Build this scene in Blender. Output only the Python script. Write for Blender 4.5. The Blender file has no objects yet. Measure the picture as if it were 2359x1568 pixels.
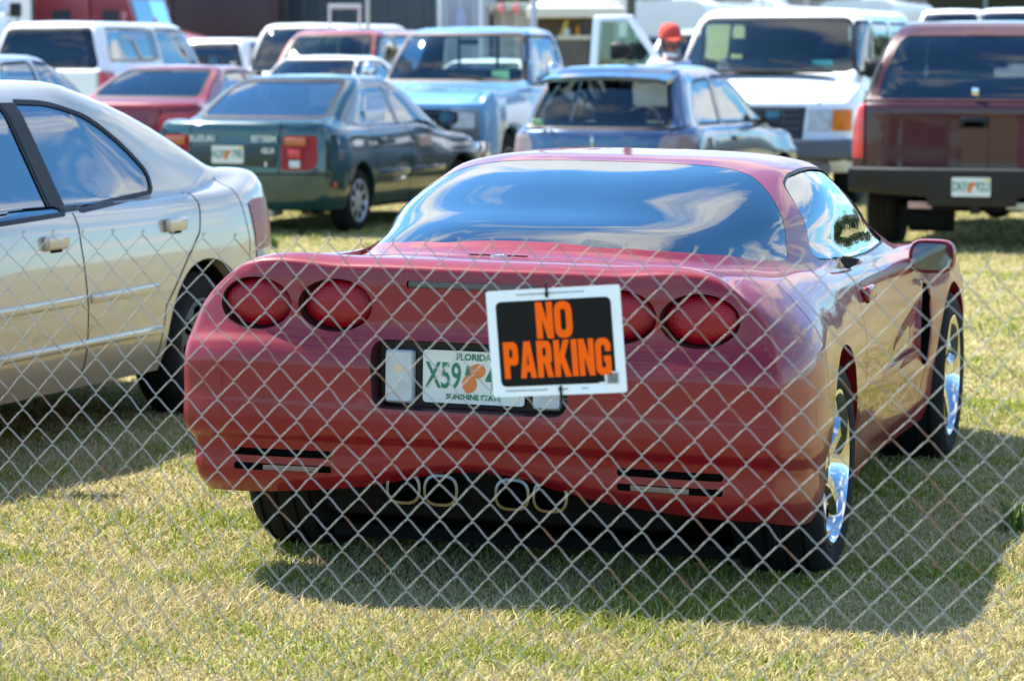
import bpy, bmesh, math, random
import numpy as np
from mathutils import Vector, Matrix
R = math.radians
random.seed(4); rng = np.random.default_rng(4)
SC = bpy.context.scene
COL = SC.collection

# ------------------------------------------------------------------ camera numbers (fitted to the photograph)
CAM_H, FPX, YH = 1.58, 6700.0, 122.0            # focal length and horizon row in a 2358 x 1568 picture
PITCH = math.atan((784 - YH) / FPX)

def at(px, Y, z=0.0):
    """world point on the vertical plane at depth Y that shows in column px"""
    return Vector(((px - 1179) * Y / FPX, Y, z))

# ------------------------------------------------------------------ materials
MATS = {}
def nodes_of(name):
    m = bpy.data.materials.new(name); m.use_nodes = True
    nt = m.node_tree; nt.nodes.clear()
    out = nt.nodes.new('ShaderNodeOutputMaterial')
    return m, nt, out

def N(nt, typ, **kw):
    n = nt.nodes.new(typ)
    for k, v in kw.items():
        if k in n.inputs: n.inputs[k].default_value = v
        else: setattr(n, k, v)
    return n

def L(nt, a, b): nt.links.new(a, b)

def plain(name, col, rough=.5, metal=0.0, noise=0.0, nscale=8.0, bump=0.0, bscale=60., coat=0.0, spec=.5, crough=.05):
    """principled surface with procedural colour and roughness variation"""
    if name in MATS: return MATS[name]
    m, nt, out = nodes_of(name)
    b = N(nt, 'ShaderNodeBsdfPrincipled')
    b.inputs['Metallic'].default_value = metal
    b.inputs['Coat Weight'].default_value = coat
    b.inputs['Coat Roughness'].default_value = crough
    b.inputs['Specular IOR Level'].default_value = spec
    tc = N(nt, 'ShaderNodeTexCoord')
    nz = N(nt, 'ShaderNodeTexNoise', Scale=nscale, Detail=5.0)
    L(nt, tc.outputs['Object'], nz.inputs['Vector'])
    mx = N(nt, 'ShaderNodeMix', data_type='RGBA')
    d = max(noise, .03)
    mx.inputs[6].default_value = (*[c * (1 - d) for c in col], 1)
    mx.inputs[7].default_value = (*[min(1, c * (1 + d)) for c in col], 1)
    L(nt, nz.outputs['Fac'], mx.inputs[0]); L(nt, mx.outputs[2], b.inputs['Base Color'])
    mr = N(nt, 'ShaderNodeMapRange'); mr.inputs[3].default_value = rough * .85; mr.inputs[4].default_value = min(1, rough * 1.15)
    L(nt, nz.outputs['Fac'], mr.inputs[0]); L(nt, mr.outputs[0], b.inputs['Roughness'])
    if bump:
        n2 = N(nt, 'ShaderNodeTexNoise', Scale=bscale, Detail=3.0)
        L(nt, tc.outputs['Object'], n2.inputs['Vector'])
        bp = N(nt, 'ShaderNodeBump', Strength=bump, Distance=.01)
        L(nt, n2.outputs['Fac'], bp.inputs['Height']); L(nt, bp.outputs[0], b.inputs['Normal'])
    L(nt, b.outputs[0], out.inputs[0])
    MATS[name] = m
    return m

def paint(name, col, metal=.25, rough=.32, coat=1.0, inside=(.03, .03, .033), lining=None, cior=1.42):
    """clear-coated car paint; the inner side of the shell is trim cloth"""
    if name in MATS: return MATS[name]
    m, nt, out = nodes_of(name)
    b = N(nt, 'ShaderNodeBsdfPrincipled', Roughness=rough, Metallic=metal)
    b.inputs['Coat Weight'].default_value = coat; b.inputs['Coat Roughness'].default_value = .025; b.inputs['Coat IOR'].default_value = cior; b.inputs['Specular IOR Level'].default_value = .25
    tc = N(nt, 'ShaderNodeTexCoord')
    nz = N(nt, 'ShaderNodeTexNoise', Scale=3.0, Detail=6.0); L(nt, tc.outputs['Object'], nz.inputs['Vector'])
    mx = N(nt, 'ShaderNodeMix', data_type='RGBA')
    mx.inputs[6].default_value = (*[c * .93 for c in col], 1); mx.inputs[7].default_value = (*[min(1, c * 1.07 + .004) for c in col], 1)
    L(nt, nz.outputs['Fac'], mx.inputs[0]); L(nt, mx.outputs[2], b.inputs['Base Color'])
    fl = N(nt, 'ShaderNodeTexNoise', Scale=2.2, Detail=2.0); L(nt, tc.outputs['Object'], fl.inputs['Vector'])
    bp = N(nt, 'ShaderNodeBump', Strength=.10, Distance=.006)      # slight waviness of pressed panels
    L(nt, fl.outputs['Fac'], bp.inputs['Height']); L(nt, bp.outputs[0], b.inputs['Coat Normal'])
    d = N(nt, 'ShaderNodeBsdfDiffuse'); d.inputs[0].default_value = (*(lining or inside), 1)
    g = N(nt, 'ShaderNodeNewGeometry'); ms = N(nt, 'ShaderNodeMixShader')
    L(nt, g.outputs['Backfacing'], ms.inputs[0]); L(nt, b.outputs[0], ms.inputs[1]); L(nt, d.outputs[0], ms.inputs[2])
    L(nt, ms.outputs[0], out.inputs[0])
    MATS[name] = m
    return m

def glass(name, tint=(.55, .62, .6), ior=1.62, rough=.0, base=.02):
    """a pane: tinted see-through with sky reflections that grow towards grazing view"""
    if name in MATS: return MATS[name]
    m, nt, out = nodes_of(name)
    t = N(nt, 'ShaderNodeBsdfTransparent'); t.inputs[0].default_value = (*tint, 1)
    g = N(nt, 'ShaderNodeBsdfGlossy', Roughness=rough); g.inputs[0].default_value = (.93, .97, 1, 1)
    tc = N(nt, 'ShaderNodeTexCoord')
    fl = N(nt, 'ShaderNodeTexNoise', Scale=1.6, Detail=1.0); L(nt, tc.outputs['Object'], fl.inputs['Vector'])
    bp = N(nt, 'ShaderNodeBump', Strength=.10, Distance=.01); L(nt, fl.outputs['Fac'], bp.inputs['Height']); L(nt, bp.outputs[0], g.inputs['Normal'])
    f = N(nt, 'ShaderNodeFresnel', IOR=ior)
    a = N(nt, 'ShaderNodeMath', operation='ADD'); a.inputs[1].default_value = base; a.use_clamp = True
    L(nt, f.outputs[0], a.inputs[0])
    ms = N(nt, 'ShaderNodeMixShader'); L(nt, a.outputs[0], ms.inputs[0]); L(nt, t.outputs[0], ms.inputs[1]); L(nt, g.outputs[0], ms.inputs[2])
    L(nt, ms.outputs[0], out.inputs[0])
    MATS[name] = m
    return m

def lens(name, col, scale=55., rough=.12, coat=1.0):
    """ribbed lamp lens"""
    if name in MATS: return MATS[name]
    m, nt, out = nodes_of(name)
    b = N(nt, 'ShaderNodeBsdfPrincipled', Roughness=rough)
    b.inputs['Specular IOR Level'].default_value = .3; b.inputs['Coat Weight'].default_value = coat; b.inputs['Coat Roughness'].default_value = .03
    tc = N(nt, 'ShaderNodeTexCoord')
    w = N(nt, 'ShaderNodeTexWave', Scale=scale, bands_direction='Z'); L(nt, tc.outputs['Object'], w.inputs['Vector'])
    w2 = N(nt, 'ShaderNodeTexWave', Scale=scale, bands_direction='Y'); L(nt, tc.outputs['Object'], w2.inputs['Vector'])
    nz = N(nt, 'ShaderNodeTexNoise', Scale=14., Detail=2.0); L(nt, tc.outputs['Object'], nz.inputs['Vector'])
    mx = N(nt, 'ShaderNodeMix', data_type='RGBA')
    mx.inputs[6].default_value = (*[c * .55 for c in col], 1); mx.inputs[7].default_value = (*[min(1, c * 1.3) for c in col], 1)
    mu = N(nt, 'ShaderNodeMath', operation='ADD'); L(nt, w.outputs['Fac'], mu.inputs[0]); L(nt, w2.outputs['Fac'], mu.inputs[1])
    bp = N(nt, 'ShaderNodeBump', Strength=.30, Distance=.003); L(nt, mu.outputs[0], bp.inputs['Height']); L(nt, bp.outputs[0], b.inputs['Normal'])
    L(nt, nz.outputs['Fac'], mx.inputs[0]); L(nt, mx.outputs[2], b.inputs['Base Color'])
    L(nt, b.outputs[0], out.inputs[0])
    MATS[name] = m
    return m

BLACK = plain('black trim', (.008, .008, .009), .5, spec=.3)
GAP = plain('panel gap', (.003, .003, .003), 1.0, spec=0.)
RUBBER = plain('tyre rubber', (.010, .010, .0105), .85, noise=.25, bump=.3, bscale=90, spec=.2)
UNDER = plain('underbody', (.009, .009, .009), .95, noise=.3, spec=.1)
CLOTH = plain('seat cloth dark', (.035, .035, .038), .95, noise=.2)
CLOTHG = plain('seat cloth grey', (.16, .16, .165), .95, noise=.2)
CLOTHB = plain('seat cloth blue grey', (.10, .13, .17), .95, noise=.2)
DASH = plain('dash plastic', (.03, .032, .034), .7)
CHROME = plain('chrome', (.60, .60, .61), .07, 1.0)
ALLOY = plain('wheel alloy', (.5, .51, .53), .3, .9)
HUBCAP = plain('hubcap plastic', (.42, .43, .45), .35, .5)
STEEL = plain('steel dull', (.28, .28, .29), .45, .9)
REDL = lens('red lamp lens', (.30, .0, .008), coat=.2)
REDB = lens('bright red lamp lens', (.55, .02, .015))
AMBL = lens('amber lamp lens', (.88, .19, .0), coat=.3)
CLRL = lens('clear lamp lens', (.50, .53, .56), rough=.08)
MIRG = plain('mirror glass', (.22, .27, .29), .02, 1.0)
PLATEW = plain('plate white', (.62, .64, .6), .35, noise=.06)
PLATEG = plain('plate green ink', (.01, .16, .09), .4)
PLATEO = plain('plate orange ink', (.62, .17, .03), .4)
PLATEY = plain('plate sticker yellow', (.7, .55, .05), .4)
LETW = plain('badge silver', (.55, .56, .57), .3, .6)
WHITE = plain('white plastic', (.72, .73, .74), .4)
GL = glass('car glass clear', (.76, .86, .83), 1.5)
GLM = glass('car glass green', (.62, .76, .72), 1.5)
GLD = glass('car glass dark', (.10, .12, .13), 1.7)
GLX = glass('car glass privacy', (.03, .035, .04), 1.55)
GLB = glass('car glass blue sky side', (.16, .19, .2), 2.2, base=.10)

# ------------------------------------------------------------------ objects
def link(name, me, parent=None, mats=None):
    o = bpy.data.objects.new(name, me); COL.objects.link(o)
    if parent is not None: o.parent = parent
    if mats:
        for m in (mats if isinstance(mats, (list, tuple)) else [mats]): me.materials.append(m)
    return o

def thing(name, label, cat, loc=(0, 0, 0), yaw=None, rotz=0., group=None):
    o = bpy.data.objects.new(name, None); COL.objects.link(o)
    o.empty_display_size = .2
    o.location = loc; o.rotation_euler = (0, 0, (math.pi / 2 - yaw) if yaw is not None else rotz)
    o['label'] = label; o['category'] = cat
    if group: o['group'] = group
    return o

def tag(o, label, cat, group=None):
    o['label'] = label; o['category'] = cat
    if group: o['group'] = group
    return o

def node(name, parent, loc=(0, 0, 0), rot=(0, 0, 0)):
    o = bpy.data.objects.new(name, None); COL.objects.link(o); o.parent = parent
    o.empty_display_size = .1
    o.location = loc; o.rotation_euler = rot
    return o

class MB:
    """collects shapes in one bmesh"""
    def __init__(s): s.bm = bmesh.new(); s.mi = 0
    def _tag(s, n0):
        s.bm.faces.ensure_lookup_table()
        for f in s.bm.faces[n0:]: f.material_index = s.mi
    def box(s, c, d, bev=0., rot=None, seg=2):
        n0 = len(s.bm.faces)
        r = bmesh.ops.create_cube(s.bm, size=1.0)
        vs = r['verts']
        M = Matrix.Translation(c) @ (rot.to_4x4() if rot is not None else Matrix.Identity(4)) @ Matrix.Diagonal((*d, 1))
        bmesh.ops.transform(s.bm, matrix=M, verts=vs)
        if bev:
            es = {e for v in vs for e in v.link_edges}
            bmesh.ops.bevel(s.bm, geom=list(es), offset=bev, segments=seg, affect='EDGES', profile=.5)
        s._tag(n0); return s
    def tube(s, pts, r, n=8, caps=True):
        n0 = len(s.bm.faces)
        pts = [Vector(p) for p in pts]; rings = []
        up = None
        for i, p in enumerate(pts):
            t = (pts[min(i + 1, len(pts) - 1)] - pts[max(i - 1, 0)]).normalized()
            if up is None: up = Vector((0, 0, 1)) if abs(t.z) < .9 else Vector((1, 0, 0))
            a = t.cross(up).normalized(); b = a.cross(t).normalized(); up = b
            rr = r[i] if isinstance(r, (list, tuple)) else r
            rings.append([s.bm.verts.new(p + (a * math.cos(2 * math.pi * k / n) + b * math.sin(2 * math.pi * k / n)) * rr) for k in range(n)])
        for A, B in zip(rings[:-1], rings[1:]):
            for k in range(n): s.bm.faces.new((A[k], A[(k + 1) % n], B[(k + 1) % n], B[k]))
        if caps:
            s.bm.faces.new(rings[0][::-1]); s.bm.faces.new(rings[-1])
        s._tag(n0); return s
    def lathe(s, prof, n=40, axis='y', c=(0, 0, 0), sx=1., sz=1., close=False):
        """prof: list of (radius, offset along axis)"""
        n0 = len(s.bm.faces); rings = []
        for r, a in prof:
            ring = []
            for k in range(n):
                t = 2 * math.pi * k / n; u, v = r * math.cos(t) * sx, r * math.sin(t) * sz
                p = {'y': (u, a, v), 'x': (a, u, v), 'z': (u, v, a)}[axis]
                ring.append(s.bm.verts.new(Vector(p) + Vector(c)))
            rings.append(ring)
        pairs = list(zip(rings[:-1], rings[1:]))
        if close: pairs.append((rings[-1], rings[0]))
        for A, B in pairs:
            for k in range(n): s.bm.faces.new((A[k], A[(k + 1) % n], B[(k + 1) % n], B[k]))
        s._tag(n0); return s
    def prism(s, poly, a0, a1, plane='yz', caps=True):
        """polygon (2D) swept between two offsets along the third axis"""
        n0 = len(s.bm.faces)
        def mk(p, a): return {'yz': (a, p[0], p[1]), 'xz': (p[0], a, p[1]), 'xy': (p[0], p[1], a)}[plane]
        A = [s.bm.verts.new(mk(p, a0)) for p in poly]; B = [s.bm.verts.new(mk(p, a1)) for p in poly]
        n = len(poly)
        for k in range(n): s.bm.faces.new((A[k], A[(k + 1) % n], B[(k + 1) % n], B[k]))
        if caps: s.bm.faces.new(A[::-1]); s.bm.faces.new(B)
        s._tag(n0); return s
    def quad(s, *pts):
        n0 = len(s.bm.faces)
        s.bm.faces.new([s.bm.verts.new(p) for p in pts]); s._tag(n0); return s
    def loft(s, rings, caps=True, closed=True):
        n0 = len(s.bm.faces)
        V = [[s.bm.verts.new(p) for p in r] for r in rings]; n = len(V[0])
        for A, B in zip(V[:-1], V[1:]):
            for k in range(n if closed else n - 1): s.bm.faces.new((A[k], A[(k + 1) % n], B[(k + 1) % n], B[k]))
        if caps: s.bm.faces.new(V[0][::-1]); s.bm.faces.new(V[-1])
        s._tag(n0); return s
    def xf(s, M): bmesh.ops.transform(s.bm, matrix=M, verts=s.bm.verts[:]); return s
    def mesh(s, name, smooth=40, recalc=True):
        if recalc: bmesh.ops.recalc_face_normals(s.bm, faces=s.bm.faces[:])
        return bm_mesh(s.bm, name, smooth)
    def build(s, name, mats, parent=None, smooth=40, loc=None, rot=None):
        o = link(name, s.mesh(name, smooth), parent, mats)
        if loc is not None: o.location = loc
        if rot is not None: o.rotation_euler = rot
        return o

def bm_mesh(bm, name, smooth=40):
    if smooth:
        lim = R(smooth)
        for f in bm.faces: f.smooth = True
        for e in bm.edges:
            if len(e.link_faces) == 2:
                e.smooth = e.calc_face_angle(0) < lim
    me = bpy.data.meshes.new(name); bm.to_mesh(me); bm.free()
    return me

def rpoly(pts, r=.03, n=4):
    """round the corners of a polygon; r scalar or list"""
    out = []; m = len(pts)
    for i in range(m):
        p = Vector(pts[i]); a = Vector(pts[i - 1]) - p; b = Vector(pts[(i + 1) % m]) - p
        rr = r[i] if isinstance(r, (list, tuple)) else r
        if rr < 1e-4: out.append(tuple(p)); continue
        d = min(rr, a.length * .48, b.length * .48)
        p0 = p + a.normalized() * d; p2 = p + b.normalized() * d
        for k in range(n + 1):
            t = k / n
            out.append(tuple((1 - t) ** 2 * p0 + 2 * t * (1 - t) * p + t * t * p2))
    return out

def area2(p): return sum(p[i - 1][0] * p[i][1] - p[i][0] * p[i - 1][1] for i in range(len(p)))
def offset_poly(pts, t):
    pts = list(pts)
    if area2(pts) < 0: pts = pts[::-1]
    out = []; m = len(pts)
    for i in range(m):
        p = Vector(pts[i]); a = (p - Vector(pts[i - 1])); b = (Vector(pts[(i + 1) % m]) - p)
        if a.length < 1e-7 or b.length < 1e-7: continue
        a.normalize(); b.normalize()
        na = Vector((a.y, -a.x)); nb = Vector((b.y, -b.x))
        k = na + nb
        if k.length < 1e-6: k = na
        k = k / max(.3, k.dot(na))
        out.append(tuple(p + k * t))
    return out

def ellipse(cx, cy, a, b, n=28, rot=0.):
    return [(cx + a * math.cos(t) * math.cos(rot) - b * math.sin(t) * math.sin(rot), cy + a * math.cos(t) * math.sin(rot) + b * math.sin(t) * math.cos(rot))
            for t in [2 * math.pi * k / n for k in range(n)]]

def strip(path, w):
    """thin polygon along a polyline"""
    L_, R_ = [], []
    P = [Vector(p) for p in path]
    for i, p in enumerate(P):
        d = (P[min(i + 1, len(P) - 1)] - P[max(i - 1, 0)]).normalized(); n = Vector((-d.y, d.x)) * w / 2
        L_.append(tuple(p + n)); R_.append(tuple(p - n))
    return L_ + R_[::-1]

def inside(p, poly):
    x, y = p; c = False; j = len(poly) - 1
    for i in range(len(poly)):
        xi, yi = poly[i]; xj, yj = poly[j]
        if (yi > y) != (yj > y) and x < (xj - xi) * (y - yi) / (yj - yi) + xi: c = not c
        j = i
    return c

AX = {'yz': (1, 2), 'xz': (0, 2), 'xy': (0, 1)}
def cookie(bm, poly, plane, filt):
    """cut a polygon outline into a surface (projected along the third axis); returns the faces inside it"""
    i, j = AX[plane]
    poly = [p for k, p in enumerate(poly) if (Vector(p) - Vector(poly[k - 1])).length > 1e-5]
    x0 = min(p[0] for p in poly); x1 = max(p[0] for p in poly); y0 = min(p[1] for p in poly); y1 = max(p[1] for p in poly)
    def bb(f):
        c = [v.co for v in f.verts]
        a = [q[i] for q in c]; b = [q[j] for q in c]
        return min(a), max(a), min(b), max(b)
    cand = set()
    for f in bm.faces:
        if not filt(f): continue
        b = bb(f)
        if b[0] <= x1 and b[1] >= x0 and b[2] <= y1 and b[3] >= y0: cand.add(f)
    n = len(poly); m = 1e-4
    for k in range(n):
        p, q = poly[k], poly[(k + 1) % n]
        ax, bx = min(p[0], q[0]) - m, max(p[0], q[0]) + m; ay, by = min(p[1], q[1]) - m, max(p[1], q[1]) + m
        fs = []
        for f in cand:
            b = bb(f)
            if b[0] <= bx and b[1] >= ax and b[2] <= by and b[3] >= ay: fs.append(f)
        if not fs: continue
        co = [0, 0, 0]; no = [0, 0, 0]
        co[i], co[j] = p; no[i], no[j] = q[1] - p[1], p[0] - q[0]
        geom = set(fs)
        for f in fs: geom.update(f.edges); geom.update(f.verts)
        nv = Vector(no).normalized()
        for f in fs: cand.discard(f)
        r = bmesh.ops.bisect_plane(bm, geom=list(geom), dist=1e-5, plane_co=co, plane_no=nv)
        for g in r['geom']:
            if isinstance(g, bmesh.types.BMFace): cand.add(g)
        for f in fs:
            if f.is_valid: cand.add(f)
    bm.normal_update()
    res = []
    for f in cand:
        if f.is_valid:
            c = f.calc_center_median()
            if inside((c[i], c[j]), poly) and filt(f): res.append(f)
    return res

def take(bm, faces, name, mats, parent, off=0., smooth=40, delete=True, thick=0.):
    """move faces out of a surface into an object of their own, pushed along their normals by off"""
    if not faces: return None
    nb = bmesh.new(); mp = {}
    vs = {v for f in faces for v in f.verts}
    for v in vs: mp[v] = nb.verts.new(v.co + v.normal * off)
    for f in faces:
        try: nf = nb.faces.new([mp[v] for v in f.verts])
        except ValueError: pass
    if thick:
        r = bmesh.ops.extrude_face_region(nb, geom=nb.faces[:])
        nb.normal_update()
    if delete: bmesh.ops.delete(bm, geom=list(faces), context='FACES')
    nb.normal_update()
    return link(name, bm_mesh(nb, name, smooth), parent, mats)

def herm(P, sub, closed_start=None, closed_end=None):
    """non-uniform Catmull-Rom through rows of P (n x k x 3) along axis 0"""
    P = np.asarray(P, float)
    n = P.shape[0]
    d = np.linalg.norm(np.diff(P, axis=0), axis=2)
    d = np.maximum(d, 1e-4)
    T = np.zeros_like(P)
    s = np.diff(P, axis=0) / d[..., None]
    for i in range(1, n - 1):
        T[i] = (s[i - 1] * d[i][:, None] + s[i] * d[i - 1][:, None]) / (d[i - 1] + d[i])[:, None]
    T[0] = s[0]; T[-1] = s[-1]
    if closed_start is not None:   # mirror tangent at the symmetry plane: keep only y
        T[0] = s[0] * 0; T[0][:, 1] = s[0][:, 1]
        T[0] += 0
    if closed_end is not None:
        T[-1] = s[-1] * 0; T[-1][:, 1] = s[-1][:, 1]
    rows = []
    for i in range(n - 1):
        m = sub[i]
        for k in range(m):
            t = k / m
            h0 = 2 * t ** 3 - 3 * t ** 2 + 1; h1 = t ** 3 - 2 * t ** 2 + t; h2 = -2 * t ** 3 + 3 * t ** 2; h3 = t ** 3 - t ** 2
            rows.append(h0 * P[i] + h1 * T[i] * d[i][:, None] + h2 * P[i + 1] + h3 * T[i + 1] * d[i][:, None])
    rows.append(P[-1])
    return np.array(rows)

def shell(rings, vsub=3, usub=None):
    """rings: list of 14-point half outlines (rear centre -> left side -> front centre), bottom to top"""
    A = np.array(rings, float)                       # R x C x 3
    C = A.shape[1]
    us = usub or [5, 5, 4, 4, 6, 7, 8, 8, 6, 4, 4, 5, 5]
    U = herm(A.transpose(1, 0, 2), us, True, True)   # along the outline
    U = U.transpose(1, 0, 2)
    vs = vsub if isinstance(vsub, list) else [vsub] * (len(rings) - 1)
    G = herm(U, vs, None, True)
    G[:, 0, 1] = 0; G[:, -1, 1] = 0; G[-1, :, 1] = 0
    bm = bmesh.new()
    nr, nc = G.shape[:2]
    for side in (1, -1):
        V = [[bm.verts.new((p[0], p[1] * side, p[2])) for p in row] for row in G]
        for a in range(nr - 1):
            for b in range(nc - 1):
                q = (V[a][b], V[a][b + 1], V[a + 1][b + 1], V[a + 1][b])
                if side == 1: q = q[::-1]
                bm.faces.new(q)
    bmesh.ops.remove_doubles(bm, verts=bm.verts[:], dist=1e-4)
    bmesh.ops.dissolve_degenerate(bm, dist=1e-5, edges=bm.edges[:])
    bm.normal_update()
    return bm

def lip(bm, inner, test, dy=.06):
    """turn an open edge inwards (wheel arch lip)"""
    es = [e for e in bm.edges if e.is_boundary and all(test(v.co) for v in e.verts)]
    if not es: return
    r = bmesh.ops.extrude_edge_only(bm, edges=es)
    for g in r['geom']:
        if isinstance(g, bmesh.types.BMVert): g.co.y -= math.copysign(dy, g.co.y)

def text_mesh(s, size, name='lettering', bold=0., sx=1., depth=.0, space=1.0):
    c = bpy.data.curves.new(name, 'FONT'); c.body = s; c.size = size; c.align_x = 'CENTER'; c.align_y = 'CENTER'
    c.offset = bold; c.extrude = depth; c.space_character = space; c.resolution_u = 3
    o = bpy.data.objects.new(name, c); COL.objects.link(o)
    dg = bpy.context.evaluated_depsgraph_get(); dg.update()
    me = bpy.data.meshes.new_from_object(o.evaluated_get(dg))
    COL.objects.unlink(o); bpy.data.objects.remove(o)
    for v in me.vertices: v.co.x *= sx
    me.name = name
    return me

def put_text(s, size, mat, parent, M, name='lettering', **kw):
    """text lying in the local xy plane of matrix M (x = reading direction, z = towards the reader)"""
    me = text_mesh(s, size, name, **kw); me.transform(M)
    return link(name, me, parent, mat)

def frame(origin, xdir, zdir):
    x = Vector(xdir).normalized(); z = Vector(zdir); z = (z - x * z.dot(x)).normalized(); y = z.cross(x)
    return Matrix.Translation(origin) @ Matrix((x, y, z)).transposed().to_4x4()

def curve_mesh(loops, name, depth=.0):
    """flat filled shape with holes from 2D loops"""
    c = bpy.data.curves.new(name, 'CURVE'); c.dimensions = '2D'; c.fill_mode = 'BOTH'; c.extrude = depth
    for lp in loops:
        sp = c.splines.new('POLY'); sp.points.add(len(lp) - 1); sp.use_cyclic_u = True
        for p, q in zip(sp.points, lp): p.co = (q[0], q[1], 0, 1)
    o = bpy.data.objects.new(name, c); COL.objects.link(o)
    dg = bpy.context.evaluated_depsgraph_get(); dg.update()
    me = bpy.data.meshes.new_from_object(o.evaluated_get(dg))
    COL.objects.unlink(o); bpy.data.objects.remove(o)
    me.name = name
    return me

# ------------------------------------------------------------------ wheels
WH = {}
def wheel_meshes(key):
    """key: (tyre radius, width, rim radius, style)"""
    if key in WH: return WH[key]
    Rr, w, rr, style = key
    h = w / 2
    t = MB()
    prof = [(rr - .005, -h + .02), (rr + .012, -h + .004), (rr + (Rr - rr) * .5, -h - .006), (Rr - .03, -h + .004), (Rr - .010, -h + .022), (Rr, -h + .04)]
    for g in (-.5, -.17, .17, .5):
        a = g * w * .62
        prof += [(Rr, a - .006), (Rr - .008, a - .004), (Rr - .008, a + .004), (Rr, a + .006)]
    prof += [(Rr, h - .04), (Rr - .010, h - .022), (Rr - .03, h - .004), (rr + (Rr - rr) * .5, h + .006), (rr + .012, h - .004), (rr - .005, h - .02)]
    t.lathe(prof, 48); t.lathe([(.001, -h + .012), (rr + .004, -h + .012), (rr + .004, -h + .004), (.001, -h + .004)], 32); tyre = t.mesh('tyre', 50)
    m = MB()
    m.lathe([(rr + .004, h - .012), (rr + .006, h - .004), (rr - .006, h - .002), (rr - .016, h - .012), (rr - .022, h - .035), (rr - .028, h - .075)], 48)
    m.mi = 1; m.lathe([(rr - .028, h - .075), (rr - .03, h - .09), (rr - .035, -h + .03)], 48); m.mi = 0  # inner barrel black: shade behind the spokes put into the colour
    if style == 'five':
        for k in range(5):
            a0 = 2 * math.pi * k / 5 + .3
            secs = []
            for r_, wd, yy, th in ((.045, .046, h - .045, .03), (.09, .034, h - .030, .03), (rr * .7, .030, h - .022, .026), (rr - .05, .038, h - .02, .024), (rr - .012, .055, h - .022, .024)):
                c, s_ = math.cos(a0), math.sin(a0)
                pts = []
                for dx, dy in ((-wd, -th), (-wd * .6, 0), (wd * .6, 0), (wd, -th)):
                    pts.append((r_ * c - dx * s_, yy + dy, r_ * s_ + dx * c))
                secs.append(pts)
            m.loft(secs)
        m.lathe([(.001, h - .028), (.05, h - .03), (.062, h - .045), (.064, h - .08)], 24)
    elif style == 'cap':
        m.lathe([(.001, h - .012), (.06, h - .013), (.075, h - .022), (rr * .55, h - .016), (rr - .03, h - .012), (rr - .012, h - .02)], 40)
        m.mi = 1
        for k in range(8):
            a0 = 2 * math.pi * k / 8; secs = []
            for r_, wd in ((rr * .50, .012), (rr * .62, .026), (rr * .80, .034), (rr * .87, .022)):
                c, s_ = math.cos(a0), math.sin(a0)
                secs.append([(r_ * c - dx * s_, h - .0145 + dy, r_ * s_ + dx * c) for dx, dy in ((-wd, -.01), (-wd, .003), (wd, .003), (wd, -.01))])
            m.loft(secs)
    else:
        m.lathe([(.001, h - .02), (.07, h - .02), (.085, h - .05), (rr * .6, h - .07), (rr - .02, h - .05)], 32)
        m.mi = 1
        for k in range(10):
            a0 = 2 * math.pi * k / 10
            m.lathe([(.016, h - .062), (.016, h - .058), (.001, h - .058)], 10, c=(rr * .72 * math.cos(a0), 0, rr * .72 * math.sin(a0)))
    rim = m.mesh('rim', 35)
    d = MB(); d.lathe([(.001, -.02), (rr * .8, -.02), (rr * .8, -.005), (.07, .0), (.07, .03), (.001, .03)], 32)
    disc = d.mesh('brake_disc', 40)
    WH[key] = (tyre, rim, disc)
    return WH[key]

def wheel(parent, loc, key, rimmat, right=True, steer=0., spin=0.):
    ty, ri, di = wheel_meshes(key)
    e = node('wheel', parent, loc, (0, spin if not right else -spin, (math.pi if right else 0) + steer))
    for nm, me, mt in (('tyre', ty, RUBBER), ('rim', ri, rimmat), ('brake_disc', di, STEEL)):
        if not me.materials:
            me.materials.append(mt)
            if nm == 'rim': me.materials.append(GAP)
        o = link(nm, me, e)
        if me.materials[0] is not mt:
            o.material_slots[0].link = 'OBJECT'; o.material_slots[0].material = mt
    return e
# ------------------------------------------------------------------ vehicles: generic shell
def ring(xr, xf, w, z, br=.08, rr=.18, bf=.12, rf=.28):
    w = [w] * 6 if not isinstance(w, (list, tuple)) else list(w)
    a, b = w[0], w[5]
    P = [(xr, 0), (xr + br * .25, .5 * a), (xr + br, a - rr), (xr + br + .3 * rr, a - .3 * rr), (xr + br + rr, a)]
    x4, x9 = xr + br + rr, xf - bf - rf
    for i, f in enumerate((.2, .4, .6, .8)): P.append((x4 + (x9 - x4) * f, w[1 + i]))
    P += [(x9, b), (xf - bf - .3 * rf, b - .3 * rf), (xf - bf, b - rf), (xf - bf * .25, .5 * b), (xf, 0)]
    if not isinstance(z, (list, tuple)): zz = [z] * 14
    else: zz = np.interp(range(14), [k[0] for k in z], [k[1] for k in z])
    return [(p[0], p[1], float(q)) for p, q in zip(P, zz)]

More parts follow.
